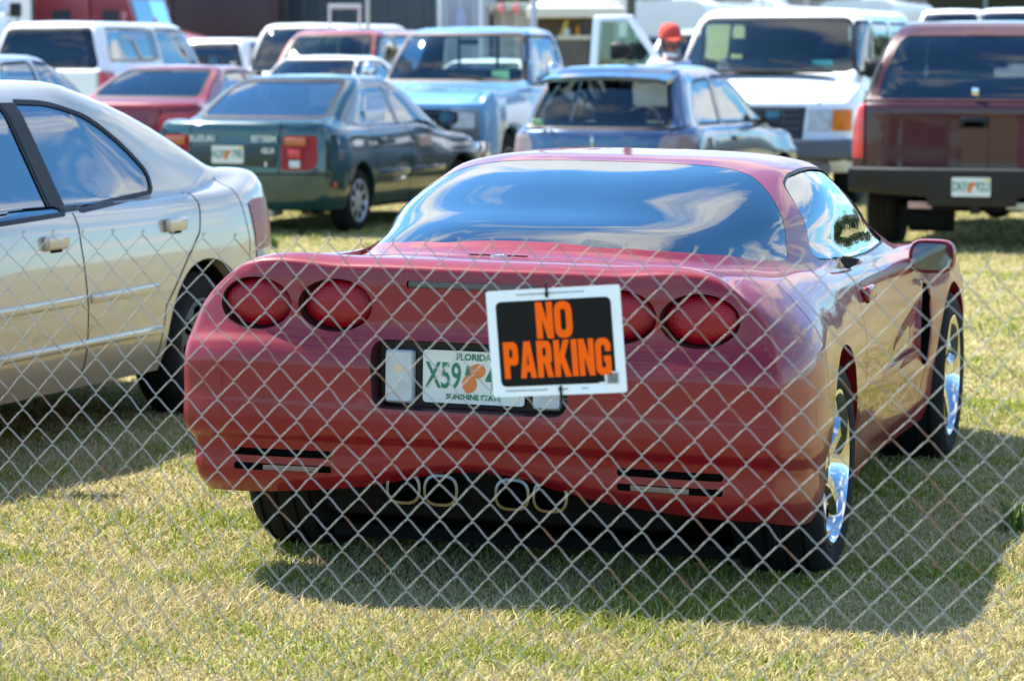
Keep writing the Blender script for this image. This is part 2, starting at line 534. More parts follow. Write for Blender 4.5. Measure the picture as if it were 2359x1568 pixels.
def gen(D):
    g = lambda k, d=None: D.get(k, d)
    Ln, W2, H = D['L'], D['W'] / 2, D['H']
    zb, zs, zt, zd, zn, zh = g('zb', .22), D['zs'], D['zt'], D['zd'], D['zn'], D['zh']
    xrb, xrt, xwt, xwb, wr = D['xrb'], D['xrt'], D['xwt'], D['xwb'], D['wr']
    br, rr, bf, rf = g('br', .07), g('rr', .17), g('bf', .10), g('rf', .26)
    t4, t5, t6, t7 = g('tail', (.03, .05, .075, .14))
    n4, n5, n6, n7 = g('nose', (.05, .09, .14, .28))
    zf = g('zf', zn * .45 + zh * .55); tk = dict(br=br, rr=rr, bf=bf, rf=rf)
    zk = lambda ds, dr, df: [(0, zt + dr), (3, zt + dr), (5, zs + ds), (7, zs + ds), (8, zf + ds), (10, zn + df), (13, zn + df)]
    wi = g('win', .125); fl = g('flat', 0.)
    rs = [ring(.08, Ln - .10, W2 - .06, zb, **tk), ring(.015, Ln - .02, W2 - .02, zb + .10, **tk),
          ring(0, Ln, W2, .50, **tk), ring(.005, Ln - .01, W2, .64, **tk),
          ring(t4, Ln - n4, W2 - .012, zk(-.15, -.14, -.10), **tk), ring(t5, Ln - n5, W2 - .038, zk(-.04, -.03, -.025), **tk),
          ring(t6, Ln - n6, W2 - .062, zk(-.008, -.006, -.004), **tk), ring(t7, Ln - n7, W2 - .095, zk(.006, .006, .03), **tk)]
    gk = dict(br=g('gbr', .06), rr=g('grr', .13), bf=g('gbf', .08), rf=g('grf', .12))
    zg = lambda d: [(0, zd + d), (3, zd + d), (5, zs + .012 + d), (8, zs + .012 + d), (10, zh + d), (13, zh + d)]
    lerp = lambda a, b, t: a + (b - a) * t
    wb = W2 - wi
    rs.append(ring(xrb, xwb, wb, zg(0), **gk))
    rs.append(ring(lerp(xrb, xrt, .08), lerp(xwb, xwt, .08), lerp(wb, wr + .03, .07), zg(.03), **gk))
    t = .5; bul = g('bul', .03)
    zr_, zf_, zs_ = H - .05, H - .06, H - .08
    rs.append(ring(lerp(xrb, xrt, t) - bul, lerp(xwb, xwt, t) + bul, lerp(wb, wr + .03, t) + .012,
                   [(0, lerp(zd, zr_, t)), (3, lerp(zd, zr_, t)), (5, lerp(zs, zs_, t)), (8, lerp(zs, zs_, t)), (10, lerp(zh, zf_, t)), (13, lerp(zh, zf_, t))], **gk))
    rs.append(ring(xrt, xwt, wr + .03, [(0, zr_), (3, zr_ - .01), (5, zs_), (8, zs_), (10, zf_ - .01), (13, zf_)], **gk))
    rs.append(ring(xrt + .06, xwt - .06, wr - .02, [(0, H - .028), (4, H - .033), (9, H - .038), (13, H - .032)], **gk))
    rs.append(ring(xrt + .25, xwt - .25, wr - .22, H - .008, br=.04, rr=.12, bf=.08, rf=.16))
    rs.append([(p[0], 0, H) for p in ring(xrt + .35, xwt - .35, wr - .3, H, br=.03, rr=.1, bf=.06, rf=.12)])
    return shell(rs, 3, [4, 4, 3, 3, 4, 5, 6, 6, 5, 3, 3, 4, 4])

def trap(wb, z0, wt, z1, r=.06):
    return rpoly([(-wb, z0), (wb, z0), (wt, z1), (-wt, z1)], r)

def mir(poly): return [(-a, b) for a, b in poly][::-1]

def main_island(fs):
    left = set(fs); best = []
    while left:
        st = [left.pop()]; grp = list(st)
        while st:
            for e in st.pop().edges:
                for g in e.link_faces:
                    if g in left: left.discard(g); st.append(g); grp.append(g)
        if sum(f.calc_area() for f in grp) > sum(f.calc_area() for f in best): best = grp
    return best

class Car:
    def __init__(s, root, bm, Ln, paintmat, axles, tyre, rimmat, W, smooth=38):
        s.root, s.bm, s.L, s.paint, s.ax, s.tyre, s.rimmat, s.W = root, bm, Ln, paintmat, axles, tyre, rimmat, W
        s.mid = .5 * (axles[0] + axles[1]); s.zmin = 0
        s.F = {'rear': lambda f: f.normal.x < -.1 and f.calc_center_median().x < s.mid,
               'front': lambda f: f.normal.x > .1 and f.calc_center_median().x > s.mid,
               'top': lambda f: f.normal.z > .15,
               1: lambda f: f.normal.y > .3 and f.calc_center_median().y > .1, -1: lambda f: f.normal.y < -.3 and f.calc_center_median().y < -.1}
    def cut(s, poly, plane, where): return cookie(s.bm, poly, plane, s.F[where])
    def window(s, name, poly, plane, where, mat, trim=.025, trimmat=None, off=-.006, trimpoly=None):
        fs = s.cut(poly, plane, where)
        o = take(s.bm, fs, name, mat, s.root, off)
        if trim and o:
            fs = s.cut(trimpoly or offset_poly(poly, trim), plane, where)
            take(s.bm, fs, 'window_trim', trimmat or BLACK, o, -.001)
        return o
    def sides(s, polys, mat, outer=None, trim=.025, name='side_window', trimmat=None):
        for sd in (1, -1):
            last = None
            for p in polys:
                fs = s.cut(p, 'xz', sd); o = take(s.bm, fs, name, mat, s.root, -.006)
                if o and not outer and trim:
                    fs = s.cut(offset_poly(p, trim), 'xz', sd); take(s.bm, fs, 'window_trim', trimmat or BLACK, o, -.001)
                last = o or last
            if outer and last:
                fs = s.cut(outer, 'xz', sd); take(s.bm, fs, 'window_trim', trimmat or BLACK, last, -.001)
    def lamp(s, name, poly, plane, where, mat, off=.004, both=True, label=None):
        res = []
        for p in ([poly, mir(poly)] if both else [poly]):
            fs = main_island(s.cut(p, plane, where)); o = take(s.bm, fs, name, mat, s.root, off)
            if o and label: o['label'] = label
            res.append(o)
        return res
    def side_piece(s, name, poly, mat, off=.01, sides=(1, -1)):
        for sd in sides:
            fs = s.cut(poly, 'xz', sd); take(s.bm, fs, name, mat, s.root, off, delete=off < .003)
    def seam(s, path, plane, where, w=.007):
        for k in (where if isinstance(where, (tuple, list)) else (where,)):
            for f in s.cut(strip(path, w), plane, k): f.material_index = 1
    def arches(s, rads, lipd=.07, zc=None):
        for (xa, ra) in zip(s.ax, rads):
            zc_ = s.tyre[0] if zc is None else zc
            n = 22; poly = [(xa + ra * math.cos(math.pi * k / n), zc_ + ra * math.sin(math.pi * k / n)) for k in range(n + 1)]
            poly += [(xa - ra, -.1), (xa + ra, -.1)]
            for sd in (1, -1):
                lim = s.W / 2 - .30
                fs = cookie(s.bm, poly, 'xz', lambda f: abs(f.normal.y) > .12 and f.calc_center_median().y * sd > lim)
                bmesh.ops.delete(s.bm, geom=fs, context='FACES')
                lip(s.bm, None, lambda c: c.y * sd > lim and ((abs(math.hypot(c.x - xa, c.z - zc_) - ra) < .012 and c.z > zc_ - .02) or (abs(abs(c.x - xa) - ra) < .004 and c.z < zc_)), lipd)
                m = MB(); y0 = (s.W / 2 - .06) * sd; y1 = (s.W / 2 - .42) * sd
                arc = [(xa + (ra + .02) * math.cos(math.pi * k / 16), zc_ + (ra + .02) * math.sin(math.pi * k / 16)) for k in range(17)]
                
                m.loft([[(p[0], y0, p[1]) for p in arc], [(p[0], y1, p[1]) for p in arc]], caps=False, closed=False)
                m.bm.faces.new([m.bm.verts.new((p[0], y1, p[1])) for p in arc])
                m.build('wheel_well', UNDER, s.root)
    def finish(s, zb=.22, name='body', wheels=True, track=None, steer=0., under=True):
        me = bm_mesh(s.bm, name, 38)
        o = link(name, me, s.root, [s.paint, GAP])
        if under:
            m = MB(); a0, a1 = s.ax; w = s.W / 2 - .12; r = s.tyre[0] + .08
            m.box(((a0 + a1) / 2, 0, zb + .09), (a1 - a0 - 2 * r, 2 * w - .06, .10))
            m.box((a0, 0, zb + .12), (2 * r - .004, 2 * w - .56, .12)); m.box((a1, 0, zb + .12), (2 * r - .004, 2 * w - .56, .12))
            x0 = s.x0 if hasattr(s, 'x0') else 0.
            if a0 - r - (x0 + .14) > .02: m.box(((x0 + .14 + a0 - r) / 2, 0, zb + .14), (a0 - r - x0 - .14, 2 * w - .2, .10))
            xe = x0 + s.L - .34
            if xe - (a1 + r) > .02: m.box(((a1 + r + xe) / 2, 0, zb + .12), (xe - a1 - r, 2 * w - .5, .10))
            m.tube([(a0, -w, s.tyre[0]), (a0, w, s.tyre[0])], .04)
            m.build('underbody', UNDER, s.root)
        if wheels:
            tr = track or (s.W / 2 - s.tyre[1] / 2 - .02)
            for i, xa in enumerate(s.ax):
                for sd in (1, -1):
                    wheel(s.root, (xa, sd * tr, s.tyre[0] - .012), s.tyre, s.rimmat, right=sd < 0, steer=steer if i else 0, spin=.4 * i + .2 * sd)
        return o

def seat(root, x, y, z, w=.50, h=.62, cloth=None, rest=True, facing=1, name='seat'):
    m = MB()
    m.box((x + .22, y, z + .02), (.50, w, .16), .05)
    q = Matrix.Rotation(-.22 * facing, 3, 'Y')
    m.box((x - .06 , y, z + .10 + h / 2), (.14, w, h), .055, rot=q)
    if rest:
        m.box((x - .06 - math.sin(.22) * (h / 2 + .14), y, z + .10 + h / 2 + (h / 2 + .13)), (.09, min(w, .27), .18), .04, rot=q)
    return m.build(name, cloth or CLOTH, root)

def interior(root, x_front, x_back, z, W, x_dash, z_dash, cloth=None, wheel_side=1, hs=.62, rest=True):
    for sd in (1, -1): seat(root, x_front, sd * W * .21, z, h=hs, cloth=cloth, rest=rest)
    if x_back is not None:
        seat(root, x_back, 0, z, w=W * .70, h=.56, cloth=cloth, rest=False, name='rear_seat')
    m = MB(); m.box((x_dash, 0, z_dash - .16), (.42, W * .78, .30), .08); m.build('dashboard', DASH, root)
    m = MB(); m.lathe([(.185 + .015 * math.cos(t), .015 * math.sin(t)) for t in [2 * math.pi * k / 8 for k in range(8)]], 24, 'x', close=True)
    m.box((0, 0, 0), (.03, .36, .05)); m.xf(Matrix.Translation((x_dash - .34, W * .21 * wheel_side, z_dash - .04)) @ Matrix.Rotation(.4, 4, 'Y'))
    m.build('steering_wheel', DASH, root)
    m = MB(); m.box(((x_front + x_dash) / 2 - .4, 0, z - .14), (x_dash - x_front + 1.9, W * .80, .04)); m.build('cabin_floor', UNDER, root)

def mirror(root, pos, sd, mat, size=(.11, .20, .13), stalk=.10, name='mirror'):
    """pos: centre of the housing in car space; glass looks backwards (-x)"""
    m = MB()
    a, b, c = size; secs = []
    for t, k in ((-.5, .93), (-.38, 1.), (-.1, .97), (.2, .80), (.42, .45), (.5, .2)):
        secs.append([(pos[0] + t * a, pos[1] + p[0], pos[2] + p[1]) for p in rpoly([(-b / 2 * k, -c / 2 * k), (b / 2 * k, -c / 2 * k), (b / 2 * k, c / 2 * k), (-b / 2 * k, c / 2 * k)], .055 * k, 4)])
    m.loft(secs)
    m.loft([[(pos[0] + dx, pos[1] - sd * (b / 2 - .03), pos[2] - c * .2 + dz) for dx, dz in ((-.03, -.03), (.04, -.03), (.04, .02), (-.03, .02))],
            [(pos[0] + dx + .05, pos[1] - sd * (b / 2 + stalk), pos[2] - c * .35 + dz) for dx, dz in ((-.03, -.04), (.05, -.04), (.05, .03), (-.03, .03))]])
    o = m.build(name, mat, root)
    g = MB(); pl = rpoly([(-b * .40, -c * .38), (b * .40, -c * .38), (b * .40, c * .38), (-b * .40, c * .38)], .04, 4)
    g.prism([(pos[1] + p[0], pos[2] + p[1]) for p in pl], pos[0] - a * .5 - .004, pos[0] - a * .5 + .01, 'yz')
    g.build('mirror_glass', MIRG, o)
    return o

def handle(root, x, y, z, sd, mat, w=.17, h=.045):
    m = MB(); m.box((x, y + sd * .008, z), (w, .030, h), .0135, seg=4)
    m.mi = 1; m.box((x - .01, y + sd * .001, z - h * .5), (w * .5, .012, .022), .004)
    return m.build('door_handle', [mat, GAP], root)

def plate(root, c, face=-1, tilt=0., nums=('', ''), top='FLORIDA', bottom='SUNSHINE STATE', small=False, sticker=True):
    """number plate centred at c looking along face*x"""
    M = frame(c, (0, face * -1 * -1 if False else (-1 if face < 0 else 1), 0), (face, 0, 0)) @ Matrix.Rotation(tilt, 4, 'X')
    m = MB(); m.prism(rpoly([(-.1525, -.076), (.1525, -.076), (.1525, .076), (-.1525, .076)], .012), -.003, 0, 'xy')
    m.xf(M); o = m.build('license_plate', PLATEW, root)
    T = lambda x, y, z=.0015: M @ Matrix.Translation((x, y, z))
    bl = .0016
    if nums[0]: put_text(nums[0], .105, PLATEG, o, T(-.090, .0), sx=.60, bold=bl)
    if nums[1]: put_text(nums[1], .105, PLATEG, o, T(.092, .0), sx=.60, bold=bl)
    if not small:
        if top: put_text(top, .026, PLATEG, o, T(.0, .058), bold=.0008)
        if bottom: put_text(bottom, .021, PLATEG, o, T(.0, -.057), bold=.0008)
    m = MB(); m.prism(ellipse(-.012, -.018, .022, .026, 16), .0004, .0016, 'xy'); m.prism(ellipse(.012, .020, .024, .021, 16, .4), .0006, .0018, 'xy')
    m.prism(ellipse(-.016, -.036, .010, .010, 12), .0003, .0014, 'xy')
    m.xf(M); m.build('orange_emblem', PLATEO, o)
    m = MB(); m.prism([(-.026, .006), (-.004, .004), (.0, .030), (-.02, .036)], .0003, .0012, 'xy'); m.xf(M); m.build('leaf_emblem', PLATEG, o)
    if sticker:
        m = MB(); m.prism([(.112, .046), (.142, .046), (.142, .070), (.112, .070)], .0003, .0012, 'xy'); m.xf(M); m.build('sticker', PLATEY, o)
    return o

def antenna(root, p, h, lean=(-.05, 0)):
    MB().tube([p, (p[0] + lean[0], p[1] + lean[1], p[2] + h)], [.004, .0025], 6).build('antenna', BLACK, root)

def wipers(root, pts, mat=None):
    m = MB()
    for a, b in pts: m.tube([a, b], .009, 6)
    m.build('wiper', mat or BLACK, root)

YAW = .282                                            # the parked rows point 16 degrees right of the view
def ahead(p, yaw, d): return Vector((p[0] + math.sin(yaw) * d, p[1] + math.cos(yaw) * d, 0))
# ------------------------------------------------------------------ the red sports coupe
RED = paint('garnet metallic paint', (.185, .002, .011), .06, .45, coat=.7)
def corvette():
    root = thing('sports_car', 'dark red two-door sports car with four oval tail lamps, parked tail towards the fence', 'car', (.117, 9.12, 0), YAW)
    root.rotation_euler[0] = R(.9)      # the right-hand wheels have sunk a little
    def row(xy, z): return [(p[0], p[1], q) for p, q in zip(xy, z)]
    def base(dx, dw, xf=0., dq=None):       # plan of the tub; dx moves the tail, dw the sides, dq the rear quarters
        dq = dw if dq is None else dq
        return [(-.90 + dx, 0), (-.895 + dx, .38), (-.868 + dx, .835 + dq * .95), (-.850 + dx, .882 + dq * 1.05), (-.80 + dx * .9, .908 + dq), (-.08, .935 + dq), (.55, .90 + (dw + dq) / 2), (1.3, .868 + dw), (2.05, .875 + dw),
                (2.72, .913 + dw), (3.14, .87 + dw), (3.44 - xf, .68 + dw), (3.60 - xf, .38), (3.65 - xf, 0)]
    rs = [row(base(.10, -.045, .06, -.045), [.37, .304, .270, .268, .258, .225, .185, .185, .185, .21, .20, .20, .20, .20]),
          row(base(.045, -.015, .01, -.019), [.40, .350, .325, .325, .318, .29, .28, .28, .28, .29, .28, .28, .27, .27]),
          row(base(.036, -.008, 0, -.014), [.445, .44, .432, .43, .42, .40, .37, .36, .36, .37, .36, .35, .34, .34]),
          row(base(.0, .0, 0), [.475, .472, .468, .465, .46, .45, .44, .44, .44, .44, .42, .40, .39, .39]),
          row(base(-.006, .004, .03), [.59, .59, .59, .585, .58, .57, .56, .56, .56, .55, .52, .47, .45, .45]),
          row(base(.0, .0, .06, -.002), [.72, .72, .72, .715, .71, .69, .68, .66, .64, .63, .60, .53, .50, .50]),
          row(base(.02, -.006, .09, -.012), [.755, .755, .755, .75, .75, .74, .72, .71, .70, .68, .64, .55, .52, .52]),
          row(base(.030, -.022, .12, -.042), [.85, .85, .848, .835, .825, .82, .80, .785, .772, .745, .68, .57, .535, .535]),
          row(base(.034, -.034, .15, -.076), [.938, .938, .918, .888, .872, .878, .856, .835, .822, .785, .71, .585, .545, .545]),
          row(base(.038, -.052, .19, -.098), [.960, .959, .938, .910, .894, .900, .876, .852, .838, .806, .725, .60, .555, .555]),
          row(base(.057, -.075, .24, -.122), [.972, .971, .955, .932, .918, .920, .890, .864, .850, .822, .738, .615, .57, .57]),
          row([(-.72, 0), (-.71, .34), (-.66, .58), (-.56, .675), (-.38, .735), (0, .775), (.55, .795), (1.3, .785), (2.0, .77), (2.45, .74), (2.75, .64), (2.9, .5), (2.97, .26), (3.0, 0)],
              [.985, .984, .972, .958, .942, .928, .904, .874, .861, .855, .825, .80, .79, .79])]
    gb = [(-.42, 0), (-.39, .25), (-.29, .44), (-.16, .55), (.07, .645), (.40, .735), (.85, .775), (1.3, .77), (1.75, .757), (2.08, .72), (2.28, .63), (2.43, .45), (2.51, .25), (2.54, 0)]
    gz = [.992, .988, .970, .952, .926, .902, .892, .880, .880, .888, .92, .93, .94, .94]
    rs.append(row(gb, gz))
    sh = lambda P, k, dx=0: [(p[0] + (1.0 - p[0]) * k + dx, p[1] * (1 - k)) for p in P]
    rs.append(row(sh(gb, .025), [z + .018 for z in gz]))
    g1 = [(.02, 0), (.04, .23), (.11, .42), (.20, .53), (.36, .62), (.62, .68), (.92, .712), (1.3, .71), (1.6, .695), (1.86, .64), (2.00, .56), (2.12, .39), (2.18, .2), (2.2, 0)]
    rs.append(row(g1, [1.10, 1.098, 1.085, 1.072, 1.06, 1.05, 1.04, 1.036, 1.034, 1.034, 1.036, 1.05, 1.055, 1.055]))
    g2 = [(.42, 0), (.43, .22), (.47, .40), (.53, .495), (.63, .565), (.80, .612), (1.0, .645), (1.3, .64), (1.5, .62), (1.66, .57), (1.76, .49), (1.83, .34), (1.87, .17), (1.88, 0)]
    rs.append(row(g2, [1.182, 1.18, 1.170, 1.163, 1.155, 1.148, 1.144, 1.142, 1.140, 1.136, 1.134, 1.147, 1.15, 1.152]))
    g3 = [(.72, 0), (.725, .21), (.74, .385), (.77, .465), (.83, .52), (.95, .548), (1.1, .558), (1.3, .555), (1.42, .55), (1.52, .51), (1.58, .44), (1.62, .29), (1.64, .14), (1.645, 0)]
    rs.append(row(g3, [1.221, 1.220, 1.214, 1.208, 1.204, 1.202, 1.201, 1.201, 1.199, 1.196, 1.194, 1.203, 1.206, 1.207]))
    rs.append(row(sh(g3, .16, .03), [1.232, 1.231, 1.228, 1.225, 1.223, 1.223, 1.222, 1.222, 1.221, 1.220, 1.219, 1.221, 1.222, 1.223]))
    rs.append(row(sh(g3, .55, .1), [1.239] * 14))
    rs.append([(p[0], 0, 1.241) for p in sh(g3, .75, .14)])
    bm = shell(rs, 4, [7, 7, 5, 5, 7, 9, 9, 9, 8, 6, 5, 6, 6])
    c = Car(root, bm, 4.56, RED, (0., 2.655), (.338, .275, .236, 'five'), CHROME, 1.87)
    c.x0 = -.90
    c.ax = (0., 2.655)
    c.arches((.368, .362), .08)
    # glass hatch, windscreen, side glass
    hatch = [(-.37, -.24), (-.27, -.415), (-.14, -.525), (.07, -.620), (.31, -.688), (.385, -.668), (.53, -.588), (.64, -.50), (.69, -.42), (.70, -.32), (.70, 0)]
    hatch = rpoly(hatch[:-1] + [(a, -b) for a, b in hatch[:-1]][::-1], .05, 3)
    topf = lambda f: f.normal.z > .12 and f.calc_center_median().z > .94
    c.F['top'] = topf; c.F['rear'] = lambda f: f.normal.x < -.1 and f.calc_center_median().x < -.6
    c.window('rear_window', hatch, 'xy', 'top', GLC, 0, off=-.0008)
    ws = rpoly([(2.46, -.30), (2.33, -.52), (2.20, -.60), (1.66, -.46), (1.69, -.2), (1.69, .2), (1.66, .46), (2.20, .60), (2.33, .52), (2.46, .30)], .05, 3)
    c.window('windshield', ws, 'xy', 'top', GLD, .02)
    sw = rpoly([(2.10, .900), (1.40, .892), (.86, .905), (.565, .928), (.59, 1.01), (.635, 1.09), (.71, 1.152), (.84, 1.178), (1.04, 1.188), (1.22, 1.188), (1.40, 1.180), (1.56, 1.152), (1.78, 1.075)], [.02, .05, .05, .03, .05, .05, .05, .05, .05, .05, .05, .05, .05], 3)
    c.sides([sw], GLSC, trim=.007)
    # rear lamps: recessed ovals
    for (yy, zz) in ((.665, .843), (.418, .846), (-.425, .846), (-.66, .843)):
        a, b = .114, .077
        fs = c.cut(ellipse(yy, zz, a, b, 32), 'yz', 'rear')
        es = [e for f in fs for e in f.edges]
        xs = [v.co.x for f in fs for v in f.verts]
        bmesh.ops.delete(bm, geom=fs, context='FACES')
        bm.verts.ensure_lookup_table()
        xm = sum(xs) / len(xs); xo = min(xs); xi = max(xs)
        m = MB()
        # pocket wall, its recess shade painted dark, and lamp lens standing in it
        m.loft([[(None or (xm + .0), p[0], p[1]) for p in ellipse(yy, zz, a, b, 32)], [(xm + .05, p[0], p[1]) for p in ellipse(yy, zz, a * .93, b * .92, 32)]], caps=False)
        # join pocket rim to the skin exactly
        rim = [e for e in bm.edges if e.is_boundary and all(abs(math.hypot((v.co.y - yy) / a, (v.co.z - zz) / b) - 1) < .03 and v.co.x < -.3 for v in e.verts)]
        r = bmesh.ops.extrude_edge_only(bm, edges=rim)
        for g in r['geom']:
            if isinstance(g, bmesh.types.BMVert):
                g.co.x = xm + .045; g.co.y = yy + (g.co.y - yy) * .93; g.co.z = zz + (g.co.z - zz) * .92
            elif isinstance(g, bmesh.types.BMFace): g.material_index = 2
        m.bm.free()
        m = MB(); secs = []
        for k, dx in ((.925, .044), (.92, .036), (.86, .030), (.5, .022), (.12, .019)):
            secs.append([(xm + dx, p[0], p[1]) for p in ellipse(yy, zz, a * k, b * k, 32)])
        m.loft(secs); o = m.build('taillight', REDL, root)
        m = MB(); secs = []
        for k, dx in ((.96, .044), (.955, .034), (.935, .032), (.93, .044)):
            secs.append([(xm + dx, p[0], p[1]) for p in ellipse(yy, zz, a * k, b * k, 32)])
        m.loft(secs, caps=False); m.build('lamp_gasket', BLACK, o)
    # plate pocket with two reversing lamps
    pk = rpoly([(-.29, .556), (.29, .556), (.298, .755), (-.298, .755)], .045, 5)
    fs = c.cut(pk, 'yz', 'rear'); xs = [v.co.x for f in fs for v in f.verts]; bmesh.ops.delete(bm, geom=fs, context='FACES')
    rim = [e for e in bm.edges if e.is_boundary and all(abs(v.co.y) < .32 and .53 < v.co.z < .77 and v.co.x < -.5 for v in e.verts)]
    r = bmesh.ops.extrude_edge_only(bm, edges=rim)
    for g in r['geom']:
        if isinstance(g, bmesh.types.BMVert): g.co.x = -.835; g.co.y *= .97; g.co.z = .65 + (g.co.z - .65) * .93
        elif isinstance(g, bmesh.types.BMFace): g.material_index = 2
    m = MB(); m.prism([(a * .985, .65 + (b - .65) * .985) for a, b in pk], -.838, -.83, 'yz'); m.build('plate_recess', BLACK, root)
    for sd in (1, -1):
        m = MB(); q = rpoly([(-.043, -.078), (.043, -.078), (.043, .078), (-.043, .078)], .012)
        m.loft([[(x_, sd * .222 + p[0] * k, .648 + p[1] * k) for p in q] for x_, k in ((-.839, 1.), (-.862, .98), (-.868, .9))]); o = m.build('reversing_lamp', CLRL, root)
        m = MB(); m.prism(ellipse(sd * .222, .672, .016, .012, 16), -.8695, -.8675, 'yz'); m.build('bulb', plain('warm bulb glass', (.62, .48, .33), .3), o)
    plate(root, (-.852, 0, .652), -1, nums=('X59', '4VA'), top='FLORIDA', bottom='SUNSHINE STATE', sticker=False)
    # bumper slots with a reflector strip, third brake lamp, badge
    for sd in (1, -1):
        for z0, z1 in ((.392, .414), (.350, .370)):
            p = rpoly([(sd * .43, z0 + .002), (sd * .735, z0), (sd * .735, z1), (sd * .43, z1 + .002)], .008)
            if z0 < .36:
                q = [(sd * .47, z0 + .004), (sd * .64, z0 + .003), (sd * .64, z1 - .003), (sd * .47, z1 - .001)]
                c.lamp('reflector', q, 'yz', 'rear', lens('smoked reflector', (.16, .11, .11)), .003, both=False)
            c.lamp('bumper_slot', p, 'yz', 'rear', GAP, .001, both=False)
    c.lamp('brake_light', rpoly([(-.20, .905), (.20, .905), (.20, .926), (-.20, .926)], .006), 'yz', 'rear', lens('deep red lens', (.045, .002, .004)), -.008, both=False)
    m = MB(); m.prism(ellipse(-.60, 0.0, .022, .034, 20), .983, .990, 'xy'); b = m.build('badge', LETW, root)
    m = MB()
    for sd in (1, -1):
        m.prism([(-.575, sd * .012), (-.595, sd * .085), (-.622, sd * .088), (-.612, sd * .014)], .986, .9915, 'xy')
    m.build('flag_emblem', plain('badge dark red', (.2, .02, .03), .3), b)
    # panel gaps
    c.seam([(2.16, .90), (2.20, .70), (2.14, .42), (2.05, .25)], 'xz', (1, -1), .007)
    c.seam([(.66, .93), (.61, .80), (.60, .55), (.58, .28)], 'xz', (1, -1), .007)
    c.seam([(-.52, .93), (-.50, .75), (-.47, .60)], 'xz', (1, -1), .006)
    c.seam([(-.66, -.62), (-.67, -.35), (-.675, 0), (-.67, .35), (-.66, .62), (-.45, .69), (-.2, .70)], 'xy', 'top', .006)
    c.seam([(-.66, -.62), (-.45, -.69), (-.2, -.70)], 'xy', 'top', .006)
    # vents behind the front wheels with a scooped cove
    for sd in (1, -1):
        v = rpoly([(2.10, .74), (2.03, .62), (2.02, .50), (2.08, .43), (2.17, .42), (2.20, .56), (2.19, .72)], .03)
        fs = c.cut(v, 'xz', sd); vs = {q for f in fs for q in f.verts}
        bd = {q for q in vs if any(f not in fs for f in q.link_faces)}
        for f in fs: f.material_index = 1
        for q in vs: q.co.y -= sd * (.05 if q not in bd else .004)
        # cove: press the door skin in behind the vent
        for q in bm.verts:
            if q.co.y * sd > .6 and 1.25 < q.co.x < 2.12 and .36 < q.co.z < .78 and q not in vs:
                t = (q.co.x - 1.25) / .87; half = .05 + .10 * t; zc = .52 + .05 * t
                k = max(0, 1 - abs(q.co.z - zc) / half)
                q.co.y -= sd * .028 * t * min(1, k * 2.2)
    for sd in (1, -1):
        m = MB(); m.box((1.35, sd * .868, .485), (1.25, .018, .034), .006); m.build('side_molding', RED, root)  # added strip, shaped to catch the reflection along the door crease
        m = MB(); m.lathe([(.001, .0), (.030, .0), (.030, .012), (.022, .02), (.001, .022)] if sd > 0 else [(.001, .0), (.030, .0), (.030, -.012), (.022, -.02), (.001, -.022)], 20, 'y', c=(-.50, sd * .905, .655), sx=1.35, sz=.95)
        m.build('side_marker', REDL, root)
        handle(root, .80, sd * .862, .80, sd, RED, .16, .05)
    mirror(root, (2.02, -.915, .845), -1, RED, (.15, .175, .128), .05)
    mirror(root, (2.02, .915, .845), 1, RED, (.15, .175, .128), .05)
    c.bm = bm
    o = c.finish(.26, track=None)
    o.data.materials.append(plain('lamp pocket', (.03, .004, .006), .5))  # wall colour carries the shade inside the lamp and plate pockets
    # exhaust tips: two pairs of flattened chrome pipes
    for yy in (.222, .108, -.108, -.222):
        m = MB(); secs = []
        for x_, a, b in ((-.60, .050, .042), (-.80, .050, .044), (-.81, .053, .047), (-.812, .045, .039), (-.60, .042, .035)):
            secs.append([(x_, yy + p[0], .314 + p[1]) for p in rpoly([(-a, -b), (a, -b), (a, b), (-a, b)], b * .95, 6)])
        m.loft(secs, caps=False); o = m.build('exhaust_tip', plain('exhaust steel', (.17, .16, .15), .32, 1.0, noise=.3, nscale=20), root)
        m = MB(); m.loft([[(-.775, yy + p[0], .314 + p[1]) for p in rpoly([(-.043, -.035), (.043, -.035), (.043, .035), (-.043, .035)], .03, 4)], [(-.77, yy + p[0], .314 + p[1]) for p in rpoly([(-.043, -.035), (.043, -.035), (.043, .035), (-.043, .035)], .03, 4)]])
        m.build('pipe_bore', GAP, o)  # black disc paints in the dark of the pipe's inside
    m = MB(); m.box((-.45, 0, .29), (.34, 1.1, .20), .05); m.build('muffler', UNDER, root)
    m = MB(); m.box((-.70, 0, .34), (.06, .9, .12)); m.build('valance', UNDER, root)
    interior(root, 1.12, None, .22, 1.6, 1.95, .91, hs=.56, rest=False)
    m = MB(); m.box((.2, 0, .78), (1.2, 1.15, .04), .01); m.build('cargo_floor', CLOTH, root)
    return root
GLC = glass('hatch glass', (.03, .06, .07), 2.0, base=.05)
GLSC = glass('coupe side glass', (.12, .15, .16), 2.2, base=.10)
corvette()
# ------------------------------------------------------------------ the other vehicles
def place(front=None, rear=None, Ln=4.5, yaw=YAW):
    """rear-bumper point on the ground for a vehicle given by its front or rear centre"""
    if rear is not None: return Vector((rear[0], rear[1], 0))
    return ahead(front, yaw, -Ln)
BACK = YAW + math.pi                                  # nose towards the camera

